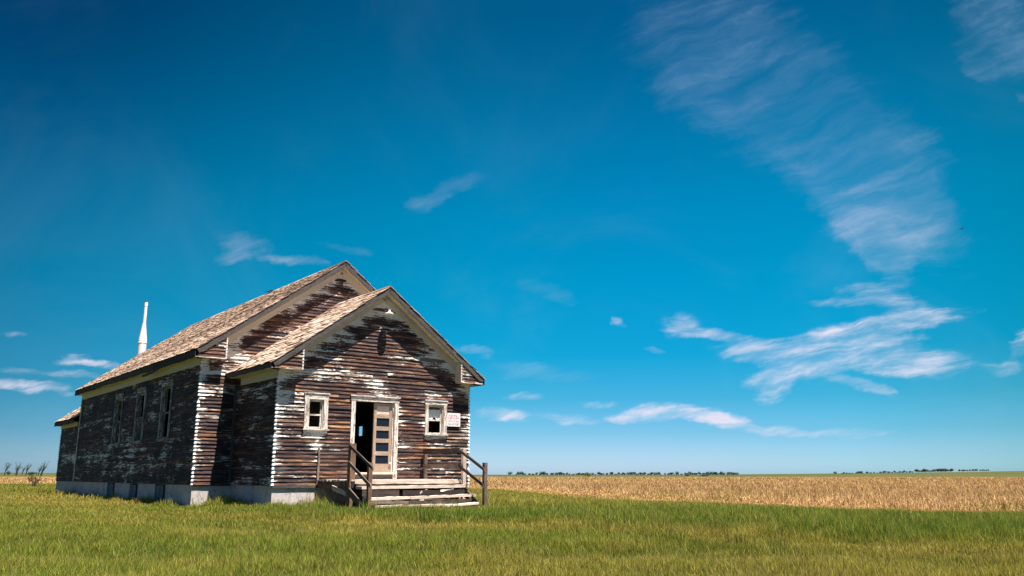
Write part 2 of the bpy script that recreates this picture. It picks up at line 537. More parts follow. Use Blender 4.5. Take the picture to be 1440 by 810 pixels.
def plant_material(name, trans=0.3):
    m, g, p = new_mat(name)
    at = g.node('ShaderNodeAttribute', attribute_name='tone')
    df = g.node('ShaderNodeBsdfDiffuse')
    tr = g.node('ShaderNodeBsdfTranslucent')
    g.put(df.inputs[0], at.outputs['Color'])
    g.put(tr.inputs[0], at.outputs['Color'])
    mx = g.node('ShaderNodeMixShader')
    mx.inputs[0].default_value = trans
    g.l.new(df.outputs[0], mx.inputs[1])
    g.l.new(tr.outputs[0], mx.inputs[2])
    g.l.new(mx.outputs[0], g.n['Material Output'].inputs[0])
    return m


PAINT = (.80, .765, .70)
M = {}
M['siding'] = siding_material('weathered_siding', WOOD_STOPS, PAINT)
M['trim'] = trim_material('peeling_white_trim', (.80, .74, .68), RAW_STOPS, 0.55)
M['trim_shade'] = trim_material('shaded_side_trim', (.58, .55, .53), GREY_STOPS, 0.45)  # white trim darkened for the shaded side, its shade put into the colour
M['door_paint'] = trim_material('faded_door_paint', (.66, .60, .55), RAW_STOPS, 0.25)
M['trim_worn'] = trim_material('worn_roof_trim', (.50, .46, .42), [(0.25, (.028, .026, .028)), (0.5, (.075, .066, .064)), (0.75, (.20, .17, .15))], 0.0)
M['cream'] = trim_material('sheltered_cream_trim', (.58, .52, .42), RAW_STOPS, 0.9)
M['cap'] = trim_material('white_corner_cap', (.86, .83, .78), GREY_STOPS, 0.95)
M['shingle'] = shingle_material('weathered_shingle')
M['dark_wood'] = wood_material('dark_wood', [(0.3, (.022, .018, .018)), (0.6, (.06, .045, .04)), (0.85, (.13, .10, .085))])
M['deck_wood'] = wood_material('grey_deck_wood', [(0.15, (.13, .09, .075)), (0.36, (.44, .345, .28)), (0.56, (.66, .555, .475)), (0.8, (.80, .71, .62))])
M['rail_wood'] = wood_material('old_rail_wood', [(0.25, (.022, .019, .02)), (0.5, (.065, .050, .045)), (0.72, (.17, .125, .10)), (0.92, (.42, .33, .27))])
M['post_wood'] = wood_material('brown_post_wood', [(0.25, (.05, .028, .02)), (0.5, (.17, .095, .06)), (0.8, (.36, .24, .16))])
M['concrete'] = concrete_material()
M['black'] = simple('black_felt', (.012, .012, .013), 0.95)
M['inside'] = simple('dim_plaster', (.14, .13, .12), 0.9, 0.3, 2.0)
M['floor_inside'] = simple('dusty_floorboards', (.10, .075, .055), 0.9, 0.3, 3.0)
M['curtain'] = simple('faded_curtain', (.80, .79, .80), 0.9, 0.06, 5.0)
M['sign'] = simple('sign_board_white', (.84, .80, .78), 0.5, 0.05, 8.0)
M['red'] = simple('faded_red_letters', (.62, .10, .18), 0.6)
M['ink'] = simple('dark_letters', (.10, .07, .07), 0.6)
M['enamel'] = simple('white_enamel', (.82, .80, .77), 0.4, 0.06, 9.0)
M['flue'] = simple('white_painted_flue', (.84, .82, .83), 0.55, 0.05, 4.0)
M['iron'] = simple('dark_iron', (.05, .045, .045), 0.6)
M['glass'] = simple('dark_old_glass', (.012, .018, .03), 0.12, 0.2, 3.0, spec=0.12)
M['panel_blue'] = wood_material('blue_grey_boards', [(0.2, (.05, .07, .09)), (0.5, (.10, .15, .19)), (0.85, (.22, .27, .31))])
M['bark'] = simple('grey_bark', (.055, .048, .045), 0.95, 0.3, 3.0)
M['leaf_dark'] = plant_material('tree_leaves', 0.2)
M['grass'] = plant_material('grass_blades', 0.35)
M['stubble'] = plant_material('dry_stalks', 0.25)
M['feather'] = simple('dark_feathers', (.03, .03, .035), 0.8)


def ground_material(name, cols, s1, s2, stretch=None):
    m, g, p = new_mat(name)
    tc = g.node('ShaderNodeTexCoord')
    v = tc.outputs['Object']
    n1, _ = g.noise(v, s1, 5.0, 0.6)
    n2, _ = g.noise(v, s2, 4.0, 0.65)
    f = g.math('MULTIPLY_ADD', n2, 0.5, g.math('MULTIPLY', n1, 0.5))
    if stretch:
        mp = g.node('ShaderNodeMapping')
        g.put(mp.inputs[0], v)
        mp.inputs[2].default_value = (0, 0, rad(stretch[0]))
        mp.inputs[3].default_value = (stretch[1], stretch[2], 1)
        n3, _ = g.noise(mp.outputs[0], 1.0, 4.0, 0.6)
        f = g.math('MULTIPLY_ADD', g.math('SUBTRACT', n3, 0.5), 0.5, f)
    c = g.ramp(f, [(0.3, cols[0]), (0.5, cols[1]), (0.7, cols[2])])
    g.put(p.inputs['Base Color'], c)
    p.inputs['Roughness'].default_value = 1.0
    p.inputs['Specular IOR Level'].default_value = 0.0
    bump(g, p, n2, 0.4, 0.03)
    return m


M['soil'] = ground_material('turf_soil', [(.030, .043, .012), (.058, .070, .018), (.11, .09, .036)], 0.5, 9.0)
M['field_soil'] = ground_material('straw_ground', [(.18, .105, .048), (.30, .18, .08), (.42, .28, .135)], 0.25, 6.0, (-35, 0.02, 0.9))
M['far_soil'] = ground_material('far_fields', [(.07, .065, .028), (.058, .075, .026), (.15, .105, .055)], 0.004, 0.05, (8, 0.0012, 0.02))

# ------------------------------------------------------------------ the ground
EDGE = [(60.0, -8.0), (30.0, 6.5), (11.3, 19.0), (9.8, 20.3), (8.4, 21.6), (6.3, 26.8), (3.4, 31.2), (1.8, 37.0), (-1.0, 52.0), (-12.0, 70.0),
        (-30.0, 78.0), (-50.0, 84.0), (-90.0, 88.0), (-200.0, 90.0)]


def poly_sheet(name, pts, z, mat, label=None):
    bm = bmesh.new()
    vs = [bm.verts.new((x, y, z)) for x, y in pts]
    f = bm.faces.new(vs)
    if f.normal.z < 0:
        f.normal_flip()
    bmesh.ops.triangulate(bm, faces=bm.faces[:])
    me = bpy.data.meshes.new(name)
    bm.to_mesh(me); bm.free()
    me.materials.append(mat)
    o = bpy.data.objects.new(name, me)
    COL.objects.link(o)
    o['kind'] = 'structure'
    return o


poly_sheet('ground', [(-200, -60), (90, -60), (90, -25)] + EDGE, 0.0, M['soil'])
FAR_Y = 330.0
poly_sheet('stubble_field_ground', [(90, -25), (900, -25), (900, 300)] + [(420, 318), (200, 326), (0, FAR_Y), (-200, 345), (-420, 350), (-600, 340)] + [(-600, 90), (-200, 90)] + EDGE[::-1][1:], 0.0, M['field_soil'])


def far_terrain():
    """open farmland beyond the field, rising a little to the right and to the left"""
    xs = np.array([-6000, -3500, -2200, -1400, -1000, -700, -600, -420, -200, 0, 200, 420, 900, 1300, 1800, 2500, 3500, 6000], float)
    edge_y = {-600: 340, -420: 350, -200: 345, 0: FAR_Y, 200: 326, 420: 318, 900: 300}
    ex = sorted(edge_y); ey = [edge_y[k] for k in ex]
    y0 = np.interp(xs, ex, ey)
    rows = np.array([0, 60, 150, 300, 500, 800, 1200, 1700, 2400, 3400, 5200, 8000], float)
    verts, faces = [], []
    for r in rows:
        for x, yy in zip(xs, y0):
            y = yy + r
            ang = x / max(y, 1)
            lift_r = max(0.0, min(1.0, (ang - 0.33) / 0.22))
            lift_l = max(0.0, min(1.0, (-ang - 0.35) / 0.2))
            d = max(0.0, min(1.0, (r - 100) / 1500.0))
            z = d * d * (3 - 2 * d) * (8.0 * lift_r + 5.5 * lift_l)
            verts.append((x, y, z - (2.0 if r > 3000 else 0)))
    n = len(xs)
    for i in range(len(rows) - 1):
        for k in range(n - 1):
            faces.append((i * n + k, i * n + k + 1, (i + 1) * n + k + 1, (i + 1) * n + k))
    me = bpy.data.meshes.new('far_fields')
    me.from_pydata(verts, [], faces)
    me.materials.append(M['far_soil'])
    me.polygons.foreach_set('use_smooth', np.ones(len(me.polygons), dtype=bool))
    o = bpy.data.objects.new('far_fields', me)
    COL.objects.link(o)
    o['kind'] = 'structure'
    # side wings so that the land goes on behind the camera and beside the field
    poly_sheet('side_ground', [(-6000, -400), (-200, -400), (-200, 90), (-600, 90), (-600, 340), (-6000, 340)], 0.0, M['far_soil'])
    poly_sheet('side_ground', [(900, -400), (6000, -400), (6000, 300), (900, 300)], 0.0, M['far_soil'])
    poly_sheet('side_ground', [(-200, -400), (900, -400), (900, -25), (90, -25), (90, -60), (-200, -60)], 0.0, M['far_soil'])


far_terrain()

# ------------------------------------------------------------------ the schoolhouse
ZF = 0.653                                   # top of the foundation above the ground
TH = math.pi / 2 - 0.9036
HOUSE = empty('schoolhouse', (-9.155, 24.632, 0.0), TH)
tag(HOUSE, 'abandoned wooden schoolhouse with white paint peeling off brown clapboards and a gabled entry', 'house')

W, L, OV, HS = 8.77, 15.38, 0.273, 3.634
RE, RR = 3.853, 7.204
A, WV, DV, OVV, VH = 1.12, 6.387, 3.04, 0.345, 3.09
VE, VR = 3.231, 5.786
AL, AW, AH = 3.77, 5.6, 2.40                 # the small rear annex: length, width, wall height
SL = (RR - RE) / (W / 2 + OV)
SLV = (VR - VE) / (WV / 2 + OVV)
EXPOSURE = 0.106                             # clapboard course


def shelter_front(u, z):
    """how much paint is left at a point of the entry front"""
    mid = A + WV / 2
    roof = VE + SLV * (WV / 2 + OVV - abs(u - mid)) - z
    s = 0.14
    s += 0.50 * max(0, 1 - max(0, roof - .22) / 0.5) + 0.30 * max(0, 1 - roof / 1.5)
    s += 0.35 * max(0, 1 - (u - A) / 0.22) + 0.25 * max(0, 1 - (A + WV - u) / 0.25)
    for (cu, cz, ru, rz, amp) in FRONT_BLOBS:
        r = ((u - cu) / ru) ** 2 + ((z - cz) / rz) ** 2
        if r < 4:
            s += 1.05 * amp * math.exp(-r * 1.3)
    for (a0, a1, b0, b1) in ((1.89, 2.68, 1.40, 2.5), (3.35, 4.92, .3, 2.52), (5.87, 6.7, 1.40, 2.5)):
        du = max(a0 - u, 0, u - a1); dz = max(b0 - z, 0, z - b1)
        s += 0.22 * max(0, 1 - math.hypot(du, dz) / 0.16)
    return s


FRONT_BLOBS = [(4.28, 4.48, 0.17, 0.17, .6), (4.18, 2.85, 0.45, 0.27, .45), (3.0, 3.2, 1.3, 0.14, .35), (1.91, 3.16, 0.8, 0.16, .35),
               (1.3, 2.5, 0.3, 0.55, .3), (1.24, 1.14, 0.17, 1.3, .35), (6.44, 2.75, 1.0, 0.15, .4), (7.4, 1.73, 0.12, 1.3, .3),
               (6.21, 1.25, 0.6, 0.10, .45), (6.05, 0.95, 0.2, 0.15, .5), (5.0, 1.44, 0.12, 1.0, .45), (2.36, 0.78, 0.10, 0.8, .5),
               (1.45, 2.29, 0.40, 0.2, .35), (1.66, 0.28, 0.8, 0.12, .35), (2.3, 1.3, 0.5, 0.07, .4), (5.92, 2.55, 0.6, 0.08, .4), (3.25, 1.9, .14, .5, .3),
               (4.14, 3.75, 0.14, 0.6, -.9), (4.1, 4.1, .8, .35, -.15), (3.0, .8, .35, .5, -.2), (2.9, 1.9, .3, .5, -.3), (5.6, 2.1, .25, .5, -.25)]  # first dark blob is the gable lamp's cast shadow, painted as missing paint
SIDE_BLOBS = [(10.2, 0.98, 3.0, 0.5, .20), (6.58, 0.67, 1.7, 0.6, .25), (13.4, 2.84, 0.25, 0.7, .35), (7.4, 1.5, 0.8, 0.2, .2), (2.9, 0.9, 1.0, 0.2, .18),
              (13.8, 1.1, 1.4, 0.45, .18), (4.0, 0.5, 1.5, 0.25, .16), (9.4, 1.2, .6, .2, .25), (6.0, 1.25, .8, .2, .22), (3.0, 1.3, .7, .2, .15)]


def shelter_side(v, z):
    s = 0.19 + 0.25 * max(0, 1 - (HS - z) / 0.25)
    for (cu, cz, ru, rz, amp) in SIDE_BLOBS:
        r = ((v - cu) / ru) ** 2 + ((z - cz) / rz) ** 2
        if r < 4:
            s += amp * math.exp(-r * 1.3)
    return s


def shelter_main_front(u, z):
    roof = RE + SL * (W / 2 + OV - abs(u - W / 2)) - z
    s = 0.17 + 0.42 * max(0, 1 - max(0, roof - .22) / 0.5) + 0.26 * max(0, 1 - roof / 1.6)
    s += 0.4 * max(0, 1 - u / 0.2)
    if z > 2.5 and u < 1.3:
        s += 0.22
    if u > .75 and u < 1.15 and z < 2:
        s += 0.15
    return s


def shelter_vest_side(v, z):
    return 0.17 + 0.30 * max(0, 1 - (VH - z) / 1.1) + 0.10 * max(0, 1 - z / 0.4)


def shelter_plain(s, z):
    return 0.2


def make_siding(name, P, z0, ztop, s0, s1, openings, shelter, tone_mul=1.0, tone_add=0.0, parent=None, step=0.28, dmg=0.01, mat='siding', cross=None):
    """lapped clapboards. P(s, out, z) -> local point; ztop(s) roofline; openings (s0, s1, z0, z1)"""
    mb = MB()
    zmax = max(ztop(s0 + (s1 - s0) * k / 40) for k in range(41))
    n = int(math.ceil((zmax - z0) / EXPOSURE))
    for i in range(n):
        za = z0 + i * EXPOSURE
        zb = za + EXPOSURE
        zm = za + EXPOSURE * 0.6
        # span under the roofline
        ss = [s0 + (s1 - s0) * k / 200 for k in range(201)]
        ok = [s for s in ss if ztop(s) > zm]
        if not ok:
            continue
        spans = [(min(ok), max(ok))]
        for (o0, o1, q0, q1) in openings:
            if q0 < zm < q1:
                nsp = []
                for (x, y) in spans:
                    if o0 > x and o0 < y: nsp.append((x, o0))
                    if o1 < y and o1 > x: nsp.append((o1, y))
                    if o1 <= x or o0 >= y: nsp.append((x, y))
                spans = nsp
        for (x, y) in spans:
            # boards of random length
            cuts = [x]
            while cuts[-1] < y - 0.05:
                cuts.append(min(y, cuts[-1] + random.uniform(1.6, 4.2)))
            for b0, b1 in zip(cuts[:-1], cuts[1:]):
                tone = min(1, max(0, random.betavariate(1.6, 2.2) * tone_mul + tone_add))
                rnd = random.random()
                if random.random() < dmg:
                    continue
                lift = random.uniform(-.004, 0.006) + (0.014 if random.random() < 0.06 else 0)
                drop = random.uniform(-0.004, 0.004)
                tilt = random.uniform(-0.004, 0.004)
                m = max(1, int((b1 - b0) / step))
                wprev = 0.0
                for k in range(m):
                    e0 = b0 + (b1 - b0) * k / m + (0.0015 if k == 0 else 0)
                    e1 = b0 + (b1 - b0) * (k + 1) / m - (0.0015 if k == m - 1 else 0)
                    w0 = tilt * (k / m - .5); w1 = tilt * ((k + 1) / m - .5)
                    ob = 0.026 + lift + random.uniform(-.004, .004)
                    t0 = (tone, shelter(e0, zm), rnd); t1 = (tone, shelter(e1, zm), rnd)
                    wob = random.uniform(-.004, .004)
                    bz0 = za - 0.006 + drop + w0 + wprev; bz1 = za - 0.006 + drop + w1 + wob
                    wprev = wob
                    cl = lambda q, zz: min(zz, max(z0 - .01, ztop(q) - .0))
                    cup = 0.0115 + random.uniform(-.002, .003) + lift * .5
                    mz = za + EXPOSURE * .40
                    if zb + .004 < max(ztop(e0), ztop(e1)) + .2:
                        mb.quad((P(e0, ob, bz0), P(e1, ob, bz1), P(e1, cup, min(mz, cl(e1, mz))), P(e0, cup, min(mz, cl(e0, mz)))),
                                [(e0, za), (e1, za), (e1, mz), (e0, mz)], [t0, t1, t1, t0])
                        mb.quad((P(e0, cup, min(mz, cl(e0, mz))), P(e1, cup, min(mz, cl(e1, mz))), P(e1, 0.003, cl(e1, zb + .004)), P(e0, 0.003, cl(e0, zb + .004))),
                                [(e0, mz), (e1, mz), (e1, zb), (e0, zb)], [t0, t1, t1, t0])
                    mb.quad((P(e0, 0.0, bz0), P(e1, 0.0, bz1), P(e1, ob, bz1), P(e0, ob, bz0)),
                            [(e0, za), (e1, za), (e1, za), (e0, za)], [t0, t1, t1, t0])
                for q in (b0 + .0015, b1 - .0015):
                    mb.quad((P(q, 0.0, za + drop), P(q, 0.028 + lift, za - .006 + drop), P(q, 0.004, zb)), [(q, za), (q, za), (q, zb)], (tone, .3, rnd))
    return mb.build(name, M[mat], parent)


def wall_slab(name, P, s0, s1, z0, ztop, openings, th, mat, parent, brk=()):
    """solid wall behind the clapboards with real openings"""
    mb = MB()
    xs = sorted(set([s0, s1] + list(brk) + [o for q in openings for o in q[:2]]))
    for x, y in zip(xs[:-1], xs[1:]):
        if y - x < 1e-6: continue
        mid = (x + y) / 2
        segs = [(z0, None)]
        for (o0, o1, q0, q1) in sorted(openings, key=lambda t: t[2]):
            if o0 <= mid <= o1:
                lo, hi = segs.pop()
                segs.append((lo, q0)); segs.append((q1, None))
        for lo, hi in segs:
            ta, tb = (ztop(x), ztop(y)) if hi is None else (hi, hi)
            mb.hexa([P(x, 0, lo), P(y, 0, lo), P(y, -th, lo), P(x, -th, lo), P(x, 0, ta), P(y, 0, tb), P(y, -th, tb), P(x, -th, ta)], (.5, .5, .5))
    return mb.build(name, mat, parent)


# planes: P(s, out, z) in house axes (u along the front, v to the rear); heights from the foundation top
def P_front(s, o, z): return (s, -DV - o, z + ZF)
def P_main(s, o, z): return (s, -o, z + ZF)
def P_left(s, o, z): return (-o, s, z + ZF)
def P_right(s, o, z): return (W + o, s, z + ZF)
def P_back(s, o, z): return (s, L + o, z + ZF)
def P_vl(s, o, z): return (A - o, s, z + ZF)
def P_vr(s, o, z): return (A + WV + o, s, z + ZF)
def P_al(s, o, z): return (0.0 - o, s, z + ZF)
def P_ar(s, o, z): return (AW + o, s, z + ZF)
def P_ab(s, o, z): return (s, L + AL + o, z + ZF)


roof_v = lambda u: VE + SLV * (WV / 2 + OVV - abs(u - A - WV / 2)) - 0.10
roof_m = lambda u: RE + SL * (W / 2 + OV - abs(u - W / 2)) - 0.10
ARE = 2.66
ASL = 0.72
roof_a = lambda u: ARE + ASL * (AW / 2 + 0.27 - abs(u - AW / 2)) - 0.10

WIN1 = (2.05, 2.50, 1.53, 2.34)
WIN2 = (5.98, 6.53, 1.49, 2.38)
DOOR = (3.49, 4.77, 0.30, 2.36)
SIDE_WINS = [(2.60, 3.50, 1.40, 3.05), (5.55, 6.45, 1.40, 3.05), (8.52, 9.42, 1.40, 3.06)]
HOLE = (6.08, 6.56, 1.80, 2.22)              # a gap in the boarded window of the far wall
INNER_DOOR = (4.75, 5.75, 0.30, 2.5)

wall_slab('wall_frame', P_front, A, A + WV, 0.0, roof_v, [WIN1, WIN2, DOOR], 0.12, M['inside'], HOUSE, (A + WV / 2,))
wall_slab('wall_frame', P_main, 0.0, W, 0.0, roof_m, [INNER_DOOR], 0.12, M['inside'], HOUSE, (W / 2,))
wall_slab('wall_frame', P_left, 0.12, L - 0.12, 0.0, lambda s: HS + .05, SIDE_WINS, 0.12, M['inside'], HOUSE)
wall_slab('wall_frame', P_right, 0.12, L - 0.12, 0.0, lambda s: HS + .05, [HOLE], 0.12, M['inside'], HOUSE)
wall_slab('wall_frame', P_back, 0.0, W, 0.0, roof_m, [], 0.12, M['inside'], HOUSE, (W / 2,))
wall_slab('wall_frame', P_vl, -DV + .12, 0.0, 0.0, lambda s: VH + .02, [], 0.12, M['inside'], HOUSE)
wall_slab('wall_frame', P_vr, -DV + .12, 0.0, 0.0, lambda s: VH + .02, [], 0.12, M['inside'], HOUSE)
wall_slab('wall_frame', P_al, L, L + AL - .12, 0.0, lambda s: AH + .1, [], 0.12, M['inside'], HOUSE)
wall_slab('wall_frame', P_ar, L, L + AL - .12, 0.0, lambda s: AH + .1, [], 0.12, M['inside'], HOUSE)
wall_slab('wall_frame', P_ab, 0.0, AW, 0.0, roof_a, [], 0.12, M['inside'], HOUSE, (AW / 2,))
mb = MB()
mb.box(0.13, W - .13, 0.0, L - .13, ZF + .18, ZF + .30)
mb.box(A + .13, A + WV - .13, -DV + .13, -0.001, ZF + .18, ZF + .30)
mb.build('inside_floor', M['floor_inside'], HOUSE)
mb = MB()
mb.box(0.13, W - .13, 0.0, L - .13, ZF + 3.58, ZF + 3.62)
mb.box(A + .13, A + WV - .13, -DV + .13, -0.13, ZF + 3.0, ZF + 3.04)
mb.build('inside_ceiling', M['inside'], HOUSE)

grow = lambda o, k=0.05, up=None: (o[0] - k, o[1] + k, o[2] - k, o[3] + k)
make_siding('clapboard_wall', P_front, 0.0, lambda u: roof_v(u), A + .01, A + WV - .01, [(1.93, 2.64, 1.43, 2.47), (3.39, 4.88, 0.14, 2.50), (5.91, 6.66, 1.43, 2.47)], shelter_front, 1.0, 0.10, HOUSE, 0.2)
make_siding('clapboard_wall', P_main, 0.0, lambda u: roof_m(u), 0.01, W - .01, [(A + .02, A + WV - .02, -.5, 2.9)], shelter_main_front, 1.0, 0.0, HOUSE, 0.25)
make_siding('clapboard_wall', P_left, 0.0, lambda s: HS, 0.01, L - .01, [(a - .06, b + .06, c - .03, d + .08) for a, b, c, d in SIDE_WINS], shelter_side, 0.7, 0.0, HOUSE, 0.4)  # boards darkened on this side, its shade put into their tone
make_siding('clapboard_wall', P_vl, 0.0, lambda s: VH, -DV + .01, -0.02, [], shelter_vest_side, 0.55, -0.05, HOUSE, 0.25)  # entry's shaded side, shade put into the board tone as well
make_siding('clapboard_wall', P_vr, 0.0, lambda s: VH, -DV + .01, -0.02, [], shelter_plain, 1.0, 0.0, HOUSE, 0.5)
make_siding('clapboard_wall', P_right, 0.0, lambda s: HS, 0.01, L - .01, [grow(HOLE)], shelter_plain, 1.0, 0.0, HOUSE, 0.6)
make_siding('clapboard_wall', P_al, 0.0, lambda s: AH, L + .02, L + AL - .01, [], lambda s, z: 0.2 + .25 * math.exp(-((z - 1.0) / .3) ** 2), 0.55, -0.05, HOUSE, 0.4, dmg=.04)
make_siding('clapboard_wall', P_ab, 0.0, roof_a, 0.01, AW - .01, [], shelter_plain, 0.9, 0.0, HOUSE, 0.6)
make_siding('clapboard_wall', P_back, 0.0, roof_m, 0.01, W - .01, [], shelter_plain, 0.9, 0.0, HOUSE, 0.8)


def corner_caps(u, v, du, dv, z1, prob=0.9):
    """little white-painted caps that close the clapboard ends at an outside corner"""
    mb = MB()
    n = int(z1 / EXPOSURE)
    for i in range(n):
        if random.random() > prob: continue
        za = ZF + i * EXPOSURE - .008; zb = za + EXPOSURE * random.uniform(.6, .8)
        k = 0.034 + random.uniform(-.010, .012)
        c = (random.random(), .5, random.random())
        ob, ot = 0.040, 0.016
        for (ax, ay) in ((du, 0), (0, dv)):
            if ax:      # face on the front plane, running inwards along u
                p = lambda s, o, z: (u + (-du) * s + du * o * 0, v + dv * o, z)
                pts = [(u + du * ob, v + dv * ob, za), (u - du * k, v + dv * ob, za), (u - du * k, v + dv * ot, zb), (u + du * ot, v + dv * ot, zb)]
                bot = [(u + du * ob, v + dv * ob, za), (u - du * k, v + dv * ob, za), (u - du * k, v, za), (u + du * ob, v, za)]
            else:
                pts = [(u + du * ob, v + dv * ob, za), (u + du * ob, v - dv * k, za), (u + du * ot, v - dv * k, zb), (u + du * ot, v + dv * ot, zb)]
                bot = [(u + du * ob, v + dv * ob, za), (u + du * ob, v - dv * k, za), (u, v - dv * k, za), (u, v + dv * ob, za)]
            mb.quad(pts, [(0, 0), (.06, 0), (.06, .1), (0, .1)], c)
            mb.quad(bot, [(0, 0), (.06, 0), (.06, .1), (0, .1)], c)
    mb.hexa([(u + du * zz, v + dv * yy, ZF + hh) for hh in (0, z1) for zz, yy in ((.001, .001), (-.008, .001), (-.008, .010), (.010, .010))], (.3, .3, .7))
    return mb.build('corner_trim', M['cap'], HOUSE)


corner_caps(0, 0, -1, -1, HS, .93)
corner_caps(A, -DV, -1, -1, VH, .96)
corner_caps(A + WV, -DV, 1, -1, VH, .95)
corner_caps(0, L + AL, -1, 1, AH, .5)
corner_caps(W, 0, 1, -1, HS, .8)
# plain corner boards: the inside corner by the entry and the seam between the house and its annex
mb = MB()
mb.plank((A - .045, -.04, ZF - .02), (A - .045, -.04, ZF + VH - .16), (.09, 0, 0), (0, .05, 0), 12, .004)
mb.build('corner_board', M['trim_worn'], HOUSE)
mb = MB()
mb.plank((-.038, L - .03, ZF + .02), (-.038, L - .03, ZF + HS - .1), (0, .11, 0), (.03, 0, 0), 14, .004)
mb.build('corner_board', M['trim'], HOUSE)


# ------------------------------------------------------------------ roofs
def make_roof(width, u0, v0, v1, ze, slope, ov, seg_hole=None, eave_kind='deep', rows_exp=0.155, lean=True):
    """gable roof over u0..u0+width, from v0 to v1 (overhangs included); returns the shingle mesh, its trims as children"""
    mid = u0 + width / 2
    run = width / 2 + ov
    ls = math.hypot(1, slope)
    slope_len = run * ls
    mb = MB()
    for side in (-1, 1):
        # local frame on the slope: x along v, y up the slope
        def S(x, y, h, side=side):
            hor = run - y / ls
            nx, nz = side * slope / ls, 1 / ls
            return (mid + side * hor + nx * h, x, ZF + ze + slope * (y / ls) + nz * h)
        rows = int(slope_len / rows_exp)
        tw = [random.gauss(0, .13) for _ in range(60)]
        for r in range(-0, rows + 1):
            rowt = random.gauss(0, .10)
            y = r * rows_exp - 0.03
            x = v0 - 0.04 - random.random() * .1
            while x < v1 + .03:
                w = random.uniform(.10, .30)
                xa, xb = max(x, v0 - .035 - random.random() * .02), min(x + w - .006, v1 + .035)
                x += w
                if xb - xa < .03: continue
                if random.random() < 0.018: continue
                yc, xc = y + .1, (xa + xb) / 2
                if seg_hole and any(abs(xc - hx) < rx and abs(yc - hy) < ry and sd == side for hx, hy, rx, ry, sd in seg_hole): continue
                dy = random.uniform(-.022, .012)
                curl = random.choice((0, 0, .004, .010, .020, .034)) * random.random()
                th = random.uniform(.010, .018)
                ln = rows_exp * 2.0
                hb = .016 + curl + random.uniform(0, .003)
                ht = .001
                y0 = y + dy; y1 = min(y0 + ln, slope_len + .02)
                if y1 - y0 < .03: continue
                c = (min(1, max(0, random.gauss(.5, .22) + rowt + tw[int((xc * .9 + y * 1.7)) % 60])), .5, random.random())
                b = [S(xa, y0, hb), S(xb, y0, hb), S(xb, y1, ht), S(xa, y1, ht)]
                t = [S(xa, y0, hb + th), S(xb, y0, hb + th), S(xb, y1, ht + th * .4), S(xa, y1, ht + th * .4)]
                uv = lambda *q: [(qq[0], qq[1]) for qq in q]
                mb.quad(t, uv((xa, y0), (xb, y0), (xb, y1), (xa, y1)), c)
                mb.quad((b[0], b[1], t[1], t[0]), uv((xa, y0), (xb, y0), (xb, y0), (xa, y0)), c)
                mb.quad((b[1], b[2], t[2], t[1]), uv((xb, y0), (xb, y1), (xb, y1), (xb, y0)), c)
                mb.quad((b[3], b[0], t[0], t[3]), uv((xa, y1), (xa, y0), (xa, y0), (xa, y1)), c)
    # ridge boards
    x = v0 - .04
    while x < v1:
        ln = min(random.uniform(1.2, 2.6), v1 + .04 - x)
        c = (random.random() * .8 + .1, .5, random.random())
        for side in (-1, 1):
            p0 = Vector((mid + side * .055, x, ZF + ze + slope * (run - .055) + .03))
            mb.hexa([p0 + Vector((-side * .06, 0, slope * .06)), p0 + Vector((-side * .06, ln - .01, slope * .06)), p0 + Vector((side * .05, ln - .01, -slope * .05)), p0 + Vector((side * .05, 0, -slope * .05)),
                     p0 + Vector((-side * .06, 0, slope * .06 + .018)), p0 + Vector((-side * .06, ln - .01, slope * .06 + .018)), p0 + Vector((side * .05, ln - .01, -slope * .05 + .018)), p0 + Vector((side * .05, 0, -slope * .05 + .018))], c)
        x += ln
    roof = mb.build('roof', M['shingle'], HOUSE)
    # sheathing under the shingles
    mb = MB()
    for side in (-1, 1):
        a = (mid + side * run, ZF + ze); b = (mid, ZF + ze + slope * run)
        mb.hexa([(a[0], v0, a[1] - .05), (a[0], v1, a[1] - .05), (b[0], v1, b[1] - .05), (b[0], v0, b[1] - .05), (a[0], v0, a[1] - .002), (a[0], v1, a[1] - .002), (b[0], v1, b[1] - .002), (b[0], v0, b[1] - .002)])
    mb.build('roof_sheathing', M['black'], roof)
    return roof


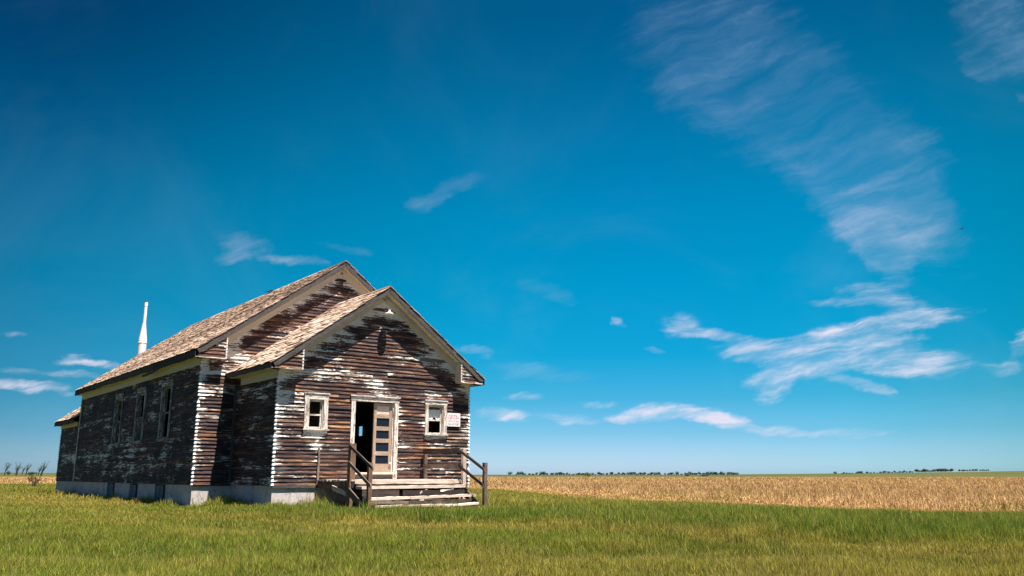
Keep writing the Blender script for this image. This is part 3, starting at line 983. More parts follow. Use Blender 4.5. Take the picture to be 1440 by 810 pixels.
def rake_trim(mid, run, ze, slope, vpl, out, depth, name_par, wall_v, frieze_w=0.19, soffit_mat='cream', dirv=-1, mat='trim_worn'):
    """bargeboard along both gable slopes, soffit behind it and a frieze board on the wall below"""
    ls = math.hypot(1, slope)
    for side in (-1, 1):
        d = Vector((-side / ls, 0, slope / ls)); nrm = Vector((side * slope / ls, 0, 1 / ls))
        e = Vector((mid + side * run, vpl + dirv * .0, ZF + ze)); r = Vector((mid, vpl, ZF + ze + slope * run))
        mb = MB()
        down = -nrm * (depth / 2 + .008)
        fv = Vector((0, dirv * .014, 0))
        mb.plank(e + down + fv + d * (0.02), r + down + fv - d * (depth * slope * .36), nrm * depth, (0, .028, 0), 24, .005)
        # light bead along the lower edge
        mb.plank(e - nrm * (depth + .022) + fv * 1.0 + d * .1, r - nrm * (depth + .022) + fv - d * .16, nrm * .026, (0, .036, 0), 20, .003, (.9, .9, .3))
        mb.build('bargeboard', M[mat], name_par)
        mb = MB()
        y0, y1 = sorted((vpl + dirv * -.001, wall_v))
        q0 = e - nrm * (depth - .02) + d * .05; q1 = r - nrm * (depth - .02) - d * .1
        mb.plank((q0.x, (y0 + y1) / 2, q0.z), (q1.x, (y0 + y1) / 2, q1.z), (0, y1 - y0, 0), nrm * .02, 8, .001)
        mb.build('soffit', M[soffit_mat], name_par)
        mb = MB()
        off = depth + frieze_w / 2 - .0
        w0 = Vector((mid + side * (run - out), wall_v + dirv * .030, 0)); w0.z = ZF + ze + slope * out
        w1 = Vector((mid, wall_v + dirv * .030, ZF + ze + slope * run))
        mb.plank(w0 - nrm * off, w1 - nrm * off - d * (off * slope * .9), nrm * frieze_w, (0, .02, 0), 20, .003)
        mb.build('frieze_board', M[soffit_mat], name_par)


def eave_trim(u_wall, side, run_ov, v0, v1, ze, hs, name_par, fascia_mat='dark_wood', frieze_h=.2, jit=.012):
    """rotten fascia board, soffit and the cream frieze board under an eave"""
    ue = u_wall + side * run_ov
    mb = MB()
    x = v0
    while x < v1 - .1:
        ln = min(random.uniform(2.2, 4.5), v1 - x)
        sag = random.uniform(-.02, .01)
        mb.plank((ue + side * .008, x, ZF + (ze + hs) / 2 - .012 + sag), (ue + side * .008, x + ln - .015, ZF + (ze + hs) / 2 - .012 + sag * random.random()), (0, 0, ze - hs - .012), (.024, 0, 0), 12, jit)
        x += ln
    mb.build('fascia_board', M[fascia_mat], name_par)
    mb = MB()
    mb.box(*sorted((u_wall - side * .0, ue - side * .006)), v0 + .01, v1 - .01, ZF + hs, ZF + hs + .02)
    mb.build('soffit', M['cream'], name_par)
    mb = MB()
    x = v0 + run_ov
    while x < v1 - run_ov - .1:
        ln = min(random.uniform(3, 4.5), v1 - run_ov - x)
        mb.plank((u_wall + side * .032, x, ZF + hs - frieze_h / 2), (u_wall + side * .032, x + ln - .004, ZF + hs - frieze_h / 2), (0, 0, frieze_h), (.02, 0, 0), 10, .003)
        x += ln
    mb.build('frieze_board', M['cream'], name_par)


# the roof of the main room
hole_list = [(2.05, 1.92, .36, .085, -1), (6.6, 3.2, .2, .07, -1), (11.5, 2.0, .25, .07, -1), (4.6, 5.2, .25, .1, -1), (9.0, 1.1, .3, .07, -1)]
roof_main = make_roof(W, 0, -OV, L + OV, RE, SL, OV, hole_list)
rake_trim(W / 2, W / 2 + OV, RE, SL, -OV, OV, .13, roof_main, -.0, .22)
rake_trim(W / 2, W / 2 + OV, RE, SL, L + OV, OV, .13, roof_main, L, .2, dirv=1)
for side, uw in ((-1, 0.0), (1, W)):
    eave_trim(uw, side, OV, -OV, L + OV, RE, HS, roof_main)
# a piece of fascia hanging loose
mb = MB()
mb.plank((-OV - .03, 3.3, ZF + HS - .02), (-OV - .05, 5.0, ZF + HS - .10), (0, 0, .08), (.022, 0, 0), 8, .012)
mb.build('fascia_board', M['dark_wood'], roof_main)
mb = MB()
mb.plank((W / 2 - .1, 5.6, ZF + RR + .03), (W / 2 - .05, 6.3, ZF + RR + .10), (.12, 0, .02), (0, 0, .02), 4, .008)
mb.build('loose_ridge_board', M['dark_wood'], roof_main)

roof_entry = make_roof(WV, A, -DV - OVV, 0.0, VE, SLV, OVV)
rake_trim(A + WV / 2, WV / 2 + OVV, VE, SLV, -DV - OVV, OVV, .12, roof_entry, -DV, .20)
for side, uw in ((-1, A), (1, A + WV)):
    eave_trim(uw, side, OVV, -DV - OVV, -.03, VE, VH, roof_entry, frieze_h=.22)

ROOF_ANX = make_roof(AW, 0, L + .03, L + AL + .3, ARE, ASL, .27)
eave_trim(0.0, -1, .27, L + .04, L + AL + .3, ARE, AH + .08, ROOF_ANX, frieze_h=.14)
rake_trim(AW / 2, AW / 2 + .27, ARE, ASL, L + AL + .3, .27, .12, ROOF_ANX, L + AL, .15, dirv=1)


# cornice returns: the boxed ends of the eaves, boarded like the wall
def cornice_return(side, u_edge, u_in, v_face, v_wall, hs, ze, slope, u_tip):
    root = MB()
    top = lambda u: ze + slope * abs(u - u_tip) - .115
    lo, hi = sorted((u_edge, u_in))
    P = lambda s, o, z: (s, v_face - o, z + ZF)
    face = make_siding('cornice_return', P, hs + .028, top, lo + .005, hi - .005, [], lambda s, z: .30, 1.1, .12, HOUSE, 0.12, dmg=0)
    mb = MB()
    mb.box(*sorted((u_in, u_edge)), v_face, v_wall, ZF + hs, ZF + hs + .025)
    # backing and inner cheek
    mb.hexa([(u_in - .0, v_face + .004, ZF + hs + .03), (u_in + side * -.02, v_face + .004, ZF + hs + .03), (u_in + side * -.02, v_wall - .004, ZF + hs + .03), (u_in, v_wall - .004, ZF + hs + .03),
             (u_in, v_face + .004, ZF + top(u_in)), (u_in + side * -.02, v_face + .004, ZF + top(u_in)), (u_in + side * -.02, v_wall - .004, ZF + top(u_in)), (u_in, v_wall - .004, ZF + top(u_in))])
    mb.build('return_box', M['cream'], face)
    mb = MB()
    n = int((top(u_in) - hs) / .085)
    for i in range(n):
        za = ZF + hs + .01 + i * .085
        mb.box(u_in - .02 - (0.012 if side > 0 else -.012), u_in + .02 - (0.012 if side > 0 else -.012), v_face - .034, v_face - .012, za, za + .062, (random.random(), .5, random.random()), .003)
    mb.build('return_edge_caps', M['cap'], face)
    mb = MB()
    mb.plank((lo + .02, v_face - .016, ZF + hs + .012), (hi, v_face - .016, ZF + hs + .012), (0, 0, .03), (0, .03, 0), 6, .003, (.8, .8, .2))
    mb.build('return_sill', M['trim'], face)


cornice_return(-1, -OV + .06, 0.608, -OV + .016, 0.0, HS, RE, SL, -OV)
cornice_return(-1, A - OVV + .06, A + .529, -DV - OVV + .016, -DV, VH, VE, SLV, A - OVV)
cornice_return(1, A + WV + OVV - .06, A + WV - .529, -DV - OVV + .016, -DV, VH, VE, SLV, A + WV + OVV)

# ------------------------------------------------------------------ foundation
mb = MB()
FD = 0.035
mb.box(-FD + .05, W + FD - .05, -.0 + .02, L - .001, -.3, ZF - .012, (.5, .5, .5))
mb.box(A + .02, A + WV - .02, -DV + .02, .01, -.3, ZF - .014, (.5, .5, .5))
mb.box(.02, AW - .02, L + .001, L + AL - .02, -.3, ZF - .012, (.5, .5, .5))
mb.build('foundation', M['concrete'], HOUSE)
# sill band hanging below the clapboards
mb = MB()
mb.plank((A, -DV - .006, ZF - .035), (A + 1.38, -DV - .006, ZF - .035), (0, 0, .07), (0, .04, 0), 10, .004)
mb.build('sill_board', M['trim_worn'], HOUSE)
mb = MB()
mb.plank((0, -.006, ZF - .022), (A, -.006, ZF - .022), (0, 0, .045), (0, .04, 0), 6, .004)
mb.build('sill_board', M['trim_worn'], HOUSE)
# boarded basement windows in the long side
for (a, b) in ((2.50, 3.52), (5.58, 6.52), (8.62, 9.60)):
    mb = MB()
    for q in (a, b - .05):
        mb.box(-.002, .06, q, q + .05, .06, ZF - .02)
    mb.box(-.002, .06, a + .052, b - .052, .06, .12)
    fr = mb.build('basement_window', M['dark_wood'], HOUSE)
    mb = MB()
    y = a + .20
    while y < b - .06:
        ln = random.uniform(.14, .22)
        mb.box(.004, .018, y, min(y + ln - .008, b - .055), .13, ZF - .03 - random.random() * .05)
        y += ln
    mb.build('boarding', M['panel_blue'], fr)
    mb = MB()
    mb.box(.012, .0195, a + .055, b - .055, .125, ZF - .02)
    mb.build('dark_opening', M['black'], fr)


# ------------------------------------------------------------------ windows and doors
def window(P, o, head_out, cw=.11, rail=None, head_h=.14, sill_drop=.1, munt=(), trim='trim', sash_broken=False, horns=.04, wide_far=0.0):
    """o = opening; casing boards, head, sill; sash with meeting rail set back in the reveal"""
    s0, s1, z0, z1 = o
    def bx(mb, a, b, c, d, e, f, col=None):
        # a,b along s; c,d outwards; e,f height
        col = col or (random.random(), random.random(), random.random())
        j = lambda: random.uniform(-.004, .004)
        mb.hexa([Vector(P(x + j(), oo, z + j() * .5)) for x, oo, z in ((a, c, e), (b, c, e), (b, d, e), (a, d, e), (a, c, f), (b, c, f), (b, d, f), (a, d, f))], col, (random.random() * 30, random.random() * 30))
    mb = MB()
    bx(mb, s0 - cw, s0, 0.0, .048, z0, z1)
    bx(mb, s1, s1 + cw, 0.0, .048, z0, z1)
    bx(mb, s0 - cw - .01, s1 + cw + .01, 0.0, .050, z1 + .002, z1 + head_h)
    bx(mb, s0 - cw - .03, s1 + cw + .03, 0.0, .072, z1 + head_h + .002, z1 + head_h + .028)
    # inner jamb liners
    bx(mb, s0 - .001, s0 + .022, -.13, .0, z0, z1)
    bx(mb, s1 - .022, s1 + .001, -.13, .0, z0, z1)
    bx(mb, s0 + .022, s1 - .022, -.13, .0, z1 - .022, z1)
    fr = mb.build('window', M[trim], HOUSE)
    mb = MB()
    bx(mb, s0 - cw - horns, s1 + cw + horns, -.13, .085, z0 - .045, z0 - .002)
    bx(mb, s0 - cw, s1 + cw, 0.0, .038, z0 - .045 - sill_drop, z0 - .047)
    mb.build('sill', M[trim], fr)
    mb = MB()
    rail = rail if rail else (z0 + z1) / 2
    t = .042
    bx(mb, s0 + .023, s1 - .023, -.085, -.045, rail - .022, rail + .022)
    bx(mb, s0 + .023, s0 + .023 + t, -.085, -.047, z0, z1 - .022)
    bx(mb, s1 - .023 - t, s1 - .023, -.085, -.047, z0, z1 - .022)
    bx(mb, s0 + .023 + t, s1 - .023 - t, -.085, -.048, z0, z0 + .05)
    bx(mb, s0 + .023 + t, s1 - .023 - t, -.085, -.048, z1 - .06, z1 - .022)
    for (x, za, zb) in munt:
        bx(mb, x - .012, x + .012, -.08, -.055, za, zb)
    mb.build('sash', M[trim], fr)
    return fr, bx


w1, _ = window(P_front, WIN1, 2.5, cw=.13, rail=1.915, head_h=.15)
w2, bx2 = window(P_front, WIN2, 2.5, cw=.115, rail=1.915, head_h=.11)
# the faded curtain behind the upper pane of the right-hand front window
mb = MB()
ns = 26
P = P_front
cols = []
for i in range(ns):
    a0 = WIN2[0] + .05 + (WIN2[1] - WIN2[0] - .10) * i / ns
    a1 = WIN2[0] + .05 + (WIN2[1] - WIN2[0] - .10) * (i + 1) / ns
    hem = lambda q: 1.925 + (.10 * math.exp(-((q - 6.27) / .055) ** 2)) - .012 * math.cos((q - 6.0) * 24)
    of = lambda q: -.094 + .007 * math.sin(q * 46)
    mb.quad((P(a0, of(a0), hem(a0)), P(a1, of(a1), hem(a1)), P(a1, of(a1), 2.25), P(a0, of(a0), 2.25)), None, (.5, .5, .5))
    mb.quad((P(a0, of(a0) - .006, hem(a0)), P(a1, of(a1) - .006, hem(a1)), P(a1, of(a1) - .006, 2.25), P(a0, of(a0) - .006, 2.25)), None, (.5, .5, .5))
mb.build('curtain', M['curtain'], w2)
mb = MB()
mb.box(WIN2[0] + .05, WIN2[1] - .05, DV * -1 + .085, -DV + .10, ZF + 2.24, ZF + 2.36)
mb.build('roller_blind', M['trim_worn'], w2)

for (o, munt) in zip(SIDE_WINS, ([], [(6.15, 1.43, 2.2)], [(9.1, 1.9, 2.2)])):
    fr, bx = window(P_left, o, 3.2, cw=.10, rail=2.22, head_h=.16, munt=munt, trim='trim_shade', sill_drop=.04, horns=.02)
# broken sash bars sticking out of the farthest side window
mb = MB()
mb.plank(P_left(8.62, -.03, 1.45), P_left(9.05, -.05, 1.78), (0, .03, .03), (.02, 0, 0), 4, .004)
mb.build('broken_sash_bar', M['trim'], fr)
mb = MB()
mb.plank(P_left(8.60, -.03, 2.25), P_left(8.86, -.05, 2.52), (0, .025, .025), (.02, 0, 0), 4, .004)
mb.build('broken_sash_bar', M['trim'], fr)
# an old blind hanging askew in the middle side window
mb = MB()
mb.hexa([P_left(5.95, -.10, 1.45), P_left(6.36, -.10, 1.43), P_left(6.36, -.106, 1.43), P_left(5.95, -.106, 1.45), P_left(6.12, -.10, 2.18), P_left(6.38, -.10, 2.2), P_left(6.38, -.106, 2.2), P_left(6.12, -.106, 2.18)], (.4, .4, .4))
mb.build('torn_blind', M['panel_blue'], fr)

# frame round the gap in the far wall
mb = MB()
for a, b, c, d in ((HOLE[0], HOLE[0] + .03, HOLE[2], HOLE[3]), (HOLE[1] - .03, HOLE[1], HOLE[2], HOLE[3]), (HOLE[0] + .03, HOLE[1] - .03, HOLE[2], HOLE[2] + .03)):
    mb.box(W - .1, W - .04, a, b, ZF + c, ZF + d)
mb.build('window', M['dark_wood'], HOUSE)

# the double door: frame, the closed half with its glass panels, the other half swung inwards
mb = MB()
def fbx(mb, a, b, c, d, e, f):
    j = lambda: random.uniform(-.004, .004)
    col = (random.random(), random.random(), random.random())
    mb.hexa([Vector(P_front(x + j(), oo, z)) for x, oo, z in ((a, c, e), (b, c, e), (b, d, e), (a, d, e), (a, c, f), (b, c, f), (b, d, f), (a, d, f))], col, (random.random() * 30, random.random() * 30))
fbx(mb, 3.355, 3.485, 0.0, .048, .16, DOOR[3])
fbx(mb, 4.785, 4.915, 0.0, .048, .16, DOOR[3])
fbx(mb, 3.34, 4.93, 0.0, .052, DOOR[3] + .002, DOOR[3] + .135)
fbx(mb, 3.31, 4.96, 0.0, .085, DOOR[3] + .137, DOOR[3] + .17)
fbx(mb, 3.485, 3.515, -.125, .0, .30, DOOR[3])
fbx(mb, 4.745, 4.775, -.125, .0, .30, DOOR[3])
door_frame = mb.build('door_frame', M['trim'], HOUSE)
mb = MB()
mb.plank(P_front(3.42, -.02, .315), P_front(4.9, -.02, .315), (0, .22, 0), (0, 0, .05), 10, .005)
mb.build('threshold', M['deck_wood'], door_frame)
LEAF = (4.135, 4.742)
mb = MB()
a, b = LEAF
st = .088
fbx(mb, a, a + st, -.075, -.03, .34, 2.335)
fbx(mb, b - st, b, -.075, -.03, .34, 2.335)
zr = [(.34, .59), (.825, .945), (1.195, 1.31), (1.545, 1.665), (1.905, 2.02), (2.25, 2.335)]
for z0_, z1_ in zr:
    fbx(mb, a + st, b - st, -.073, -.033, z0_, z1_)
leaf = mb.build('door', M['door_paint'], HOUSE)
mb = MB()
for (z0_, z1_) in ((.59, .825), (.945, 1.195), (1.31, 1.545), (1.665, 1.905)):
    fbx(mb, a + st - .004, b - st + .004, -.060, -.054, z0_ - .004, z1_ + .004)
mb.build('pane', M['glass'], leaf)
mb = MB()
fbx(mb, a + st - .004, b - st + .004, -.062, -.046, 2.016, 2.254)
mb.build('panel', M['deck_wood'], leaf)
mb = MB()
mb.lathe(P_front(b - .04, -.03, .60), [(.016, 0), (.016, .01), (.009, .02), (.024, .035), (.027, .05), (.015, .062)], 10, axis=(0, -1, 0))
mb.build('knob', M['enamel'], leaf)
# open half
mb = MB()
y0 = -DV + .10
mb.box(3.52, 3.565, y0, y0 + .09, ZF + .34, ZF + 2.335)
mb.box(3.52, 3.565, y0 + .53, y0 + .62, ZF + .34, ZF + 2.335)
for z0_, z1_ in zr:
    mb.box(3.522, 3.563, y0 + .091, y0 + .529, ZF + z0_, ZF + z1_)
leaf2 = mb.build('door', M['trim_worn'], HOUSE)
mb = MB()
for (z0_, z1_) in ((.59, .825), (.945, 1.195), (1.31, 1.545), (1.665, 1.905), (2.02, 2.25)):
    mb.box(3.538, 3.546, y0 + .088, y0 + .532, ZF + z0_ - .004, ZF + z1_ + .004)
mb.build('pane', M['glass'], leaf2)
# casing of the doorway inside the entry
mb = MB()
a, b, c, d = INNER_DOOR
mb.box(a - .12, a, -.155, -.121, ZF + .30, ZF + d)
mb.box(b, b + .12, -.155, -.121, ZF + .30, ZF + d)
mb.box(a - .14, b + .14, -.155, -.121, ZF + d + .002, ZF + d + .14)
mb.build('inner_door_casing', M['trim_worn'], HOUSE)
# stub of the wall post left from the deck's left railing
mb = MB()
mb.plank(P_front(2.40, .045, .0), P_front(2.41, .045, 1.0), (.06, 0, 0), (0, .04, 0), 8, .004)
mb.build('rail_stub', M['rail_wood'], HOUSE)

# the white flue standing on the annex roof
FU, FV_ = 2.6, 16.9
mb = MB()
mb.lathe((FU, FV_, ZF), [(.18, 4.3), (.19, 6.36), (.202, 6.37), (.202, 6.41), (.190, 6.42), (.188, 6.50), (.078, 7.30), (.072, 7.32), (.070, 8.16), (.080, 8.17), (.080, 8.30), (.074, 8.31), (.074, 8.38)], 18)
fl = mb.build('chimney_flue', M['flue'], ROOF_ANX)
mb = MB()
mb.lathe((FU, FV_, ZF), [(.085, 8.385), (.09, 8.40), (.02, 8.43)], 12)
mb.build('flue_cap', M['iron'], ROOF_ANX)

# ------------------------------------------------------------------ wall lamp under the gable
lamp = empty('wall_lamp', (0, 0, 0))
mw = HOUSE_M = Matrix.Translation(Vector((-9.155, 24.632, 0.0))) @ Matrix.Rotation(TH, 4, 'Z')


def house_thing(name, u, v, z):
    o = empty(name, mw @ Vector((u, v, z + ZF)), TH)
    return o


bpy.data.objects.remove(lamp)
lamp = house_thing('wall_lamp', 4.34, -DV - .02, 5.02)
tag(lamp, 'white enamel barn lamp with a shallow cone shade under the entry gable', 'lamp')
mb = MB()
mb.tube([(-.06, 0.0, .10), (-.06, -.10, .13), (-.03, -.20, .13), (0, -.28, .10), (0, -.30, .05)], [.012] * 5, 8)
mb.lathe((-.06, 0.006, .10), [(.045, 0), (.045, .012), (.02, .02)], 12, axis=(0, -1, 0))
mb.build('arm', M['iron'], lamp, True)
mb = MB()
mb.lathe((0, -.30, -.055), [(.150, 0), (.152, .008), (.10, .035), (.05, .062), (.034, .085), (.034, .12), (.02, .13)], 24)
mb.build('lamp_shade', M['enamel'], lamp, True)

# ------------------------------------------------------------------ notice sign
sign = house_thing('notice_sign', 6.895, -DV - .058, 1.95)
tag(sign, 'small white notice board with faded red and dark lettering beside the right front window', 'sign')
mb = MB()
mb.box(-.245, .245, -.008, .008, -.205, .205, (.5, .5, .5))
mb.build('board', M['sign'], sign)


def text_row(z, h, x0, x1, words, mat):
    x = x0
    lw = h * .62
    for wlen in words:
        mb = MB()
        if x + lw > x1: break
        for k in range(wlen):
            if x + lw > x1: break
            kind = random.randrange(5)
            st_ = h * .17
            y0, y1 = -.0105, -.0085
            b = lambda xa, xb, za, zb: mb.box(xa, xb, y0, y1, za, zb, (.5, .5, .5))
            b(x, x + st_, z, z + h)
            if kind in (0, 1): b(x + st_ + .0002, x + lw * .8, z + h - st_, z + h)
            if kind in (0, 2, 3): b(x + st_ + .0002, x + lw * .8, z, z + st_)
            if kind in (1, 2, 4): b(x + st_ + .0002, x + lw * .75, z + h * .45, z + h * .45 + st_)
            if kind in (3, 4): b(x + lw * .8 + .0002, x + lw * .8 + st_, z, z + h)
            x += lw * 1.18
        x += lw * .6
        mb.build('lettering', mat, sign)


text_row(.10, .05, -.20, .22, (5, 4), M['red'])
text_row(.02, .058, -.21, .20, (4, 5), M['red'])
text_row(-.07, .048, -.20, .22, (5, 2, 3), M['red'])
text_row(-.165, .06, -.20, .22, (3, 2, 4), M['ink'])
for x_, z_ in ((-.22, .18), (.22, .18), (-.22, -.18), (.22, -.18)):
    mb = MB()
    mb.lathe((x_, -.008, z_), [(.008, 0), (.006, .004)], 8, axis=(0, -1, 0))
    mb.build('nail', M['iron'], sign)

# ------------------------------------------------------------------ porch steps with their railings
porch = house_thing('porch_steps', 4.1, -DV - .03, -ZF)
tag(porch, 'sagging grey wooden porch with broken steps and plank handrails before the open door', 'porch')
PU, PV = 4.1, -DV - .03


def pp(u, v, z):
    return Vector((u - PU, v - PV, z + ZF))


def pboard(name, mat, items):
    mb = MB()
    for it in items:
        mb.plank(pp(*it[0]), pp(*it[1]), it[2], it[3], it[4] if len(it) > 4 else 8, it[5] if len(it) > 5 else .006)
    return mb.build(name, M[mat], porch)


DL, DR, DF = 2.42, 5.86, -5.10
v = -DV - .14
k = 0
while v > DF + .05:
    sag = random.uniform(-.012, .006)
    pboard('deck_board', 'deck_wood', [((DL - random.uniform(0, .06), v, .13 + sag), (DR + random.uniform(-.05, .05), v, .13 + sag), (0, .152, 0), (0, 0, .036), 18, .006)])
    v -= .165
    k += 1
pboard('rim_board', 'dark_wood', [((DL, DF + .03, .03), (DR, DF + .03, .03), (0, 0, .15), (0, .04, 0), 14, .006)])
pboard('rim_board', 'rail_wood', [((DL + .02, -DV - .08, .02), (DL + .02, DF + .06, .02), (0, 0, .16), (.04, 0, 0), 8, .008)])
pboard('rim_board', 'rail_wood', [((DR - .02, -DV - .08, .02), (DR - .02, DF + .06, .02), (0, 0, .16), (.04, 0, 0), 8, .008)])
pboard('loose_board', 'deck_wood', [((DL - .06, -4.1, -.06), (DL - .05, -4.85, -.20), (0, .03, .13), (.03, 0, 0), 6, .008)])
# front edge of the deck, a worn nosing board
pboard('nosing', 'deck_wood', [((DL + .05, DF - .02, .085), (DR - .05, DF - .02, .075), (0, 0, .075), (0, .045, 0), 20, .009)])
# treads and risers
pboard('tread', 'deck_wood', [((DL + .08, DF - .20, -.05), (DR - .02, DF - .19, -.03), (0, .33, 0), (0, 0, .07), 22, .010)])
pboard('tread', 'deck_wood', [((DL + .10, DF - .53, -.325), (3.75, DF - .55, -.30), (0, .30, 0), (0, 0, .065), 12, .016)])
pboard('tread', 'deck_wood', [((3.77, DF - .55, -.315), (DR + .02, DF - .52, -.27), (0, .24, 0), (0, 0, .06), 16, .018)])
pboard('tread', 'deck_wood', [((DL + .12, DF - .86, -.50), (4.6, DF - .88, -.50), (0, .26, 0), (0, 0, .05), 14, .016)])
pboard('tread', 'deck_wood', [((4.62, DF - .88, -.52), (DR - .1, DF - .84, -.48), (0, .20, 0), (0, 0, .05), 10, .018)])
pboard('riser', 'rail_wood', [((DL + .1, DF - .02, -.02), (DR - .05, DF - .02, -.02), (0, 0, .08), (0, .025, 0), 12, .006)])
pboard('riser', 'rail_wood', [((DL + .1, DF - .34, -.18), (3.6, DF - .35, -.19), (0, 0, .17), (0, .025, 0), 10, .012)])
pboard('riser', 'rail_wood', [((DL + .1, DF - .67, -.41), (3.7, DF - .67, -.42), (0, 0, .10), (0, .025, 0), 10, .012)])
pboard('riser', 'dark_wood', [((3.72, DF - .33, -.19), (DR - .06, DF - .31, -.18), (0, 0, .15), (0, .025, 0), 12, .014)])
pboard('riser', 'rail_wood', [((3.72, DF - .66, -.42), (DR - .06, DF - .64, -.41), (0, 0, .12), (0, .025, 0), 12, .014)])
for zz in (-.16, -.31, -.46):  # dark backing boards added so the space under the deck stays dark
    pboard('dark_backing', 'dark_wood', [((DL + .05, DF + .20, zz), (DR - .05, DF + .20, zz), (0, 0, .142), (0, .025, 0), 10, .006)])
for (u0, z0_, u1, z1_) in ((4.25, -.20, 4.5, -.12), (4.9, -.15, 5.35, -.11), (3.9, -.43, 4.4, -.38)):
    pboard('broken_board', 'deck_wood', [((u0, DF - .33, z0_), (u1, DF - .31, z1_), (0, 0, .05), (0, .025, 0), 5, .012)])
for u in (2.6, 4.1, 5.75):
    pboard('stringer', 'dark_wood', [((u, DF + .06, -.08), (u, DF - .80, -.58), (0, .10, .16), (.045, 0, 0), 5, .006)])
    pboard('joist_post', 'dark_wood', [((u, DF + .12, -.66), (u, DF + .12, -.06), (.09, 0, 0), (0, .09, 0), 4, .004)])
# left railing
pboard('post', 'post_wood', [((DL, -4.97, -.70), (DL + .02, -4.98, 1.07), (.15, 0, 0), (0, .15, 0), 12, .005)])
pboard('post', 'post_wood', [((DL + .02, -5.95, -.72), (DL + .03, -5.93, .58), (.10, 0, 0), (0, .10, 0), 10, .005)])
pboard('handrail', 'rail_wood', [((DL - .07, -5.02, 1.01), (DL - .06, -6.25, .43), (0, .045, .105), (.035, 0, 0), 10, .005)])
pboard('handrail', 'rail_wood', [((DL - .07, -5.0, .58), (DL - .06, -6.20, -.01), (0, .045, .105), (.035, 0, 0), 10, .005)])
pboard('skirt_board', 'rail_wood', [((DL - .05, -4.92, -.08), (DL - .05, -5.86, -.55), (0, .15, .27), (.04, 0, 0), 10, .008)])
# right railing
pboard('post', 'rail_wood', [((DR, -3.16, -.1), (DR, -3.16, 1.0), (.10, 0, 0), (0, .07, 0), 8, .005)])
pboard('post', 'deck_wood', [((DR + .01, -5.13, -.70), (DR + .01, -5.14, 1.0), (.10, 0, 0), (0, .10, 0), 10, .005)])
pboard('post', 'rail_wood', [((DR + .02, -6.13, -.72), (DR + .03, -6.12, .60), (.10, 0, 0), (0, .10, 0), 10, .005)])
pboard('handrail', 'rail_wood', [((DR - .07, -3.14, .95), (DR - .07, -5.05, .96), (0, 0, .13), (.04, 0, 0), 10, .006)])
pboard('handrail', 'rail_wood', [((DR - .07, -3.14, .52), (DR - .07, -5.05, .53), (0, 0, .12), (.04, 0, 0), 10, .006)])
pboard('handrail', 'rail_wood', [((DR - .075, -5.0, .97), (DR - .06, -6.22, .41), (0, .045, .105), (.035, 0, 0), 10, .006)])
pboard('handrail', 'rail_wood', [((DR - .075, -5.0, .53), (DR - .06, -6.18, -.01), (0, .045, .105), (.035, 0, 0), 10, .006)])
pboard('skirt_board', 'rail_wood', [((DR - .05, -5.10, .02), (DR - .03, -5.95, -.52), (0, .06, .11), (.04, 0, 0), 8, .006)])


# ------------------------------------------------------------------ grass and stubble, blade by blade
def inside_house(x, y, pad=0.0):
    dx, dy = x + 9.155, y - 24.632
    u = dx * math.cos(TH) + dy * math.sin(TH)
    v = -dx * math.sin(TH) + dy * math.cos(TH)
    main = (u > -pad) & (u < W + pad) & (v > -pad) & (v < L + AL + pad)
    ent = (u > A - pad) & (u < A + WV + pad) & (v > -DV - pad) & (v < 1)
    steps = (u > 2.5) & (u < 5.8) & (v > -5.75) & (v < -DV)
    return main | ent, steps, u, v


EX = np.array([p[0] for p in EDGE][::-1]); EY = np.array([p[1] for p in EDGE][::-1])


def edge_dist(x, y):
    """signed distance to the field edge, positive on the grass side"""
    best = np.full(x.shape, 1e9)
    for (x0, y0), (x1, y1) in zip(EDGE[:-1], EDGE[1:]):
        dx, dy = x1 - x0, y1 - y0
        t = np.clip(((x - x0) * dx + (y - y0) * dy) / (dx * dx + dy * dy), 0, 1)
        best = np.minimum(best, np.hypot(x - x0 - t * dx, y - y0 - t * dy))
    side = y - np.interp(x, EX, EY)
    return np.where(side < 0, best, -best)


def vnoise(x, y, scale, seed):
    """smooth value noise"""
    r = np.random.default_rng(seed)
    tab = r.random((256, 256))
    fx, fy = x * scale + 500, y * scale + 500
    ix, iy = np.floor(fx).astype(int), np.floor(fy).astype(int)
    tx, ty = fx - ix, fy - iy
    tx = tx * tx * (3 - 2 * tx); ty = ty * ty * (3 - 2 * ty)
    g_ = lambda a, b: tab[a % 256, b % 256]
    return (g_(ix, iy) * (1 - tx) + g_(ix + 1, iy) * tx) * (1 - ty) + (g_(ix, iy + 1) * (1 - tx) + g_(ix + 1, iy + 1) * tx) * ty


def fbm(x, y, s, seed):
    return (vnoise(x, y, s, seed) + .5 * vnoise(x, y, s * 2.1, seed + 1) + .25 * vnoise(x, y, s * 4.3, seed + 2)) / 1.75


